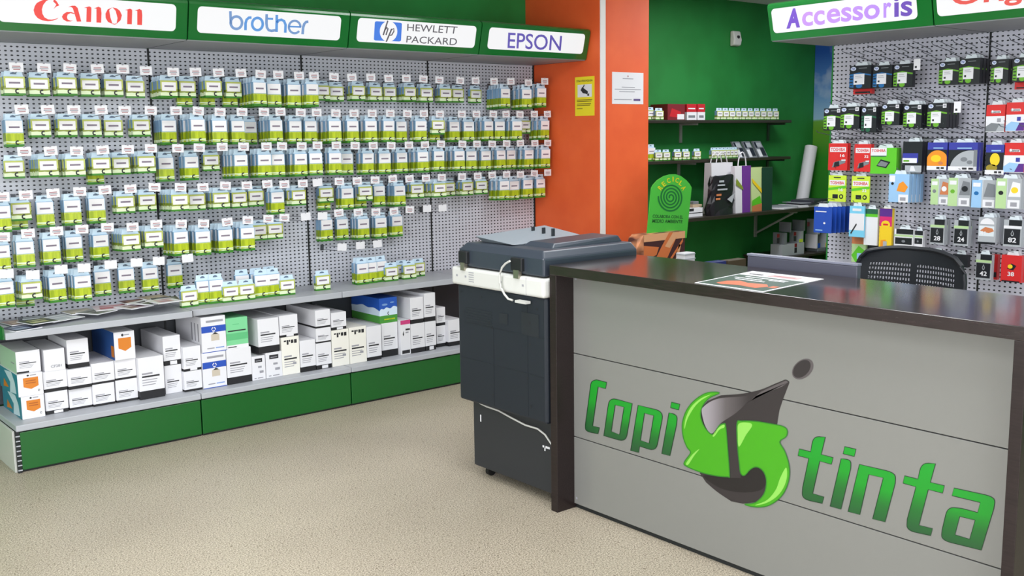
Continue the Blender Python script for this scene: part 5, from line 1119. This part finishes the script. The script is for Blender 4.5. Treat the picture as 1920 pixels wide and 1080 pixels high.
for ch, (x_, y_), a in zip('RECICLA', ((228, 192), (268, 150), (322, 112), (372, 95), (418, 108), (462, 142), (492, 196)), (-50, -36, -18, 0, 16, 34, 54)):
    v, f = glyphs(ch); w_, h_ = (13, 54) if ch == 'I' else (38, 54); ca, sa = math.cos(math.radians(a)), math.sin(math.radians(a))
    b.faces([fnb(x_+((p-.5)*w_)*ca+((q-.5)*h_)*sa, y_+((p-.5)*w_)*sa-((q-.5)*h_)*ca, 3) for p, q in v], f, BY)
o = b.build('board_title', None); o.parent = bd; b = MB(); P = Print(b, fnb)
P.quadtext('COLABORA CON EL', (145, 492), (486, 505), (482, 540), (142, 530), BTX); P.quadtext('MEDIO AMBIENTE', (142, 545), (480, 556), (476, 592), (138, 584), BTX)
b.build('board_lettering', None).parent = bd
for o in bd.children:
    for v in o.data.vertices: v.co -= Vector(rb.location)
# side table with odds and ends behind the counter
tb = thing('side_table', 'low dark side table behind the counter near the recycling bin', 'table', (5.55, 4.3, 0)); zt_ = .70
b = MB(); b.box(5.05, 6.45, 4.22, 4.72, zt_-.03, zt_, SH); b.build('tabletop', tb)
for x_ in (5.07, 6.39):
    for y_ in (4.24, 4.66): b = MB(); b.box(x_, x_+.04, y_, y_+.04, 0, zt_-.03, SH); b.build('leg', tb)
def odd(u0, u1, v0, m, name, words, cat, dep=.07, y=4.36):
    xa, xb = ray(u0, 490).x/ray(u0, 490).y*y, ray(u1, 490).x/ray(u1, 490).y*y; z1 = at((u0+u1)/2, v0, 1, y).z
    o = thing(name, words, cat, ((xa+xb)/2, y+dep/2, zt_)); b = MB(); b.box(xa, xb, y, y+dep, zt_+.0005, z1, m); b.build('body', o, bevel=.003)
    if name == 'paper_pile':
        for k in range(3): bb = MB(); bb.box(xa-.004+.003*k, xb+.003*k, y-.004, y+dep-.01, z1-.03*k-.012, z1-.03*k-.006, PGREY); bb.build('sheet', o)
odd(1283, 1303, 474, PAPER, 'paper_pile', 'small white paper pile beside the recycling bin', 'papers'); odd(1331, 1362, 491, mat('box_navy', (34, 44, 108), .45), 'navy_box', 'low navy box just above the counter edge', 'box'); odd(1366, 1399, 487, mat('box_olive_brown', (74, 62, 44), .6), 'brown_box', 'low brown box beside the monitor', 'box')
# ------------------------------------------------------------------ wall signs, sensor, mural
YS = mat('sign_yellow', (232, 214, 36), .5)
sg_ = thing('camera_sign', 'yellow video surveillance sign on the orange column side', 'sign', (5.30, 5.545, 1.99))
b = MB(); b.box(5.297, 5.2995, 5.44, 5.643, 1.845, 2.127, YS); b.build('plate', sg_)
b = MB(); P = Print(b, lambda a, c, k: (5.2966-.0004*k, 5.643-a*.203, 1.845+c*.282)); P.rect(.1, .9, .86, .94, YS); P.text('ZONA VIDEOVIGILADA', .08, .92, .87, .92, INKLINE, 2); P.rect(.14, .88, .48, .80, WHITE)
P.poly([(.3, .66), (.38, .74), (.68, .62), (.66, .54), (.58, .56), (.42, .58)], INKLINE, 2); P.poly([(.62, .52), (.74, .58), (.74, .5)], INKLINE, 2); P.stroke([(.42, .72), (.5, .79)], .04, INKLINE, 2)
for c, a1 in ((.40, .9), (.36, .86), (.30, .84), (.26, .8), (.18, .4)): P.rect(.1, a1, c, c+.018, mat('sign_brown_text', (120, 104, 30), .5), 2)
b.build('print', sg_)
nt_ = thing('wall_notice', 'white paper notice taped on the orange column front', 'notice', (5.59, 5.39, 2.04))
b = MB(); b.box(5.428, 5.758, 5.3885, 5.3897, 1.928, 2.157, WHITE); b.build('sheet', nt_)
b = MB(); P = Print(b, lambda a, c, k: (5.428+a*.33, 5.3882-.0004*k, 1.928+c*.229)); P.ell(.5, .88, .02, .03, REDTXT)
for a0, a1, c in ((.33, .67, .79), (.3, .72, .52), (.08, .92, .45), (.22, .72, .38), (.06, .62, .13)): P.rect(a0, a1, c, c+.022, GREYTXT)
P.rect(.68, .9, .10, .17, mat('stamp_purple', (96, 80, 130), .5)); b.build('print', nt_)
pr = thing('motion_sensor', 'small white motion sensor high on the green wall', 'sensor', (7.84, 6.2, 2.55)); b = MB()
b.prism([(7.78, 6.198, 2.64), (7.78, 6.198, 2.50), (7.78, 6.15, 2.51), (7.78, 6.14, 2.56), (7.78, 6.16, 2.64)], [(7.89, 6.198, 2.64), (7.89, 6.198, 2.50), (7.89, 6.15, 2.51), (7.89, 6.14, 2.56), (7.89, 6.16, 2.64)], BANDWHITE); b.build('housing', pr, bevel=.012)
b = MB(); b.tube([(7.835, 6.150, 2.585), (7.835, 6.135, 2.583)], .014, INKLINE, 12); b.build('lens', pr)
MUR = mat('mural_print', (80, 130, 200), .5)
t_, N, L, bb = nt(MUR); v, sp_ = coords(MUR)
n_ = N.new('ShaderNodeTexNoise'); n_.inputs['Scale'].default_value = 2.6; n_.inputs['Detail'].default_value = 4; L.new(v, n_.inputs['Vector'])
f_ = maths(MUR, 'ADD', maths(MUR, 'DIVIDE', sp_.outputs[2], 2.9), maths(MUR, 'MULTIPLY', maths(MUR, 'SUBTRACT', n_.outputs['Fac'], .5), .02))
base = ramp(MUR, f_, [(0, (30, 110, 30)), (.5, (46, 132, 34)), (.60, (96, 150, 40)), (.628, (104, 160, 60)), (.632, (150, 186, 214)), (.74, (84, 134, 196)), (.86, (28, 80, 164))])
cl = ramp(MUR, n_.outputs['Fac'], [(.50, (0, 0, 0)), (.60, (255, 255, 255))]); gate = ramp(MUR, f_, [(.64, (0, 0, 0)), (.66, (190, 190, 190)), (.86, (150, 150, 150)), (.9, (0, 0, 0))])
mx = N.new('ShaderNodeMixRGB'); L.new(maths(MUR, 'MULTIPLY', cl.outputs[0], gate.outputs[0]), mx.inputs[0]); L.new(base.outputs[0], mx.inputs[1]); mx.inputs[2].default_value = lin((206, 216, 226)); L.new(mx.outputs[0], bb.inputs['Base Color'])
b = MB(); b.box(9.135, 9.149, 3.2, 6.196, 0, 2.91, MUR); tag(b.build('sky_mural'), 'wall mural of blue sky, clouds and green grass', 'mural')
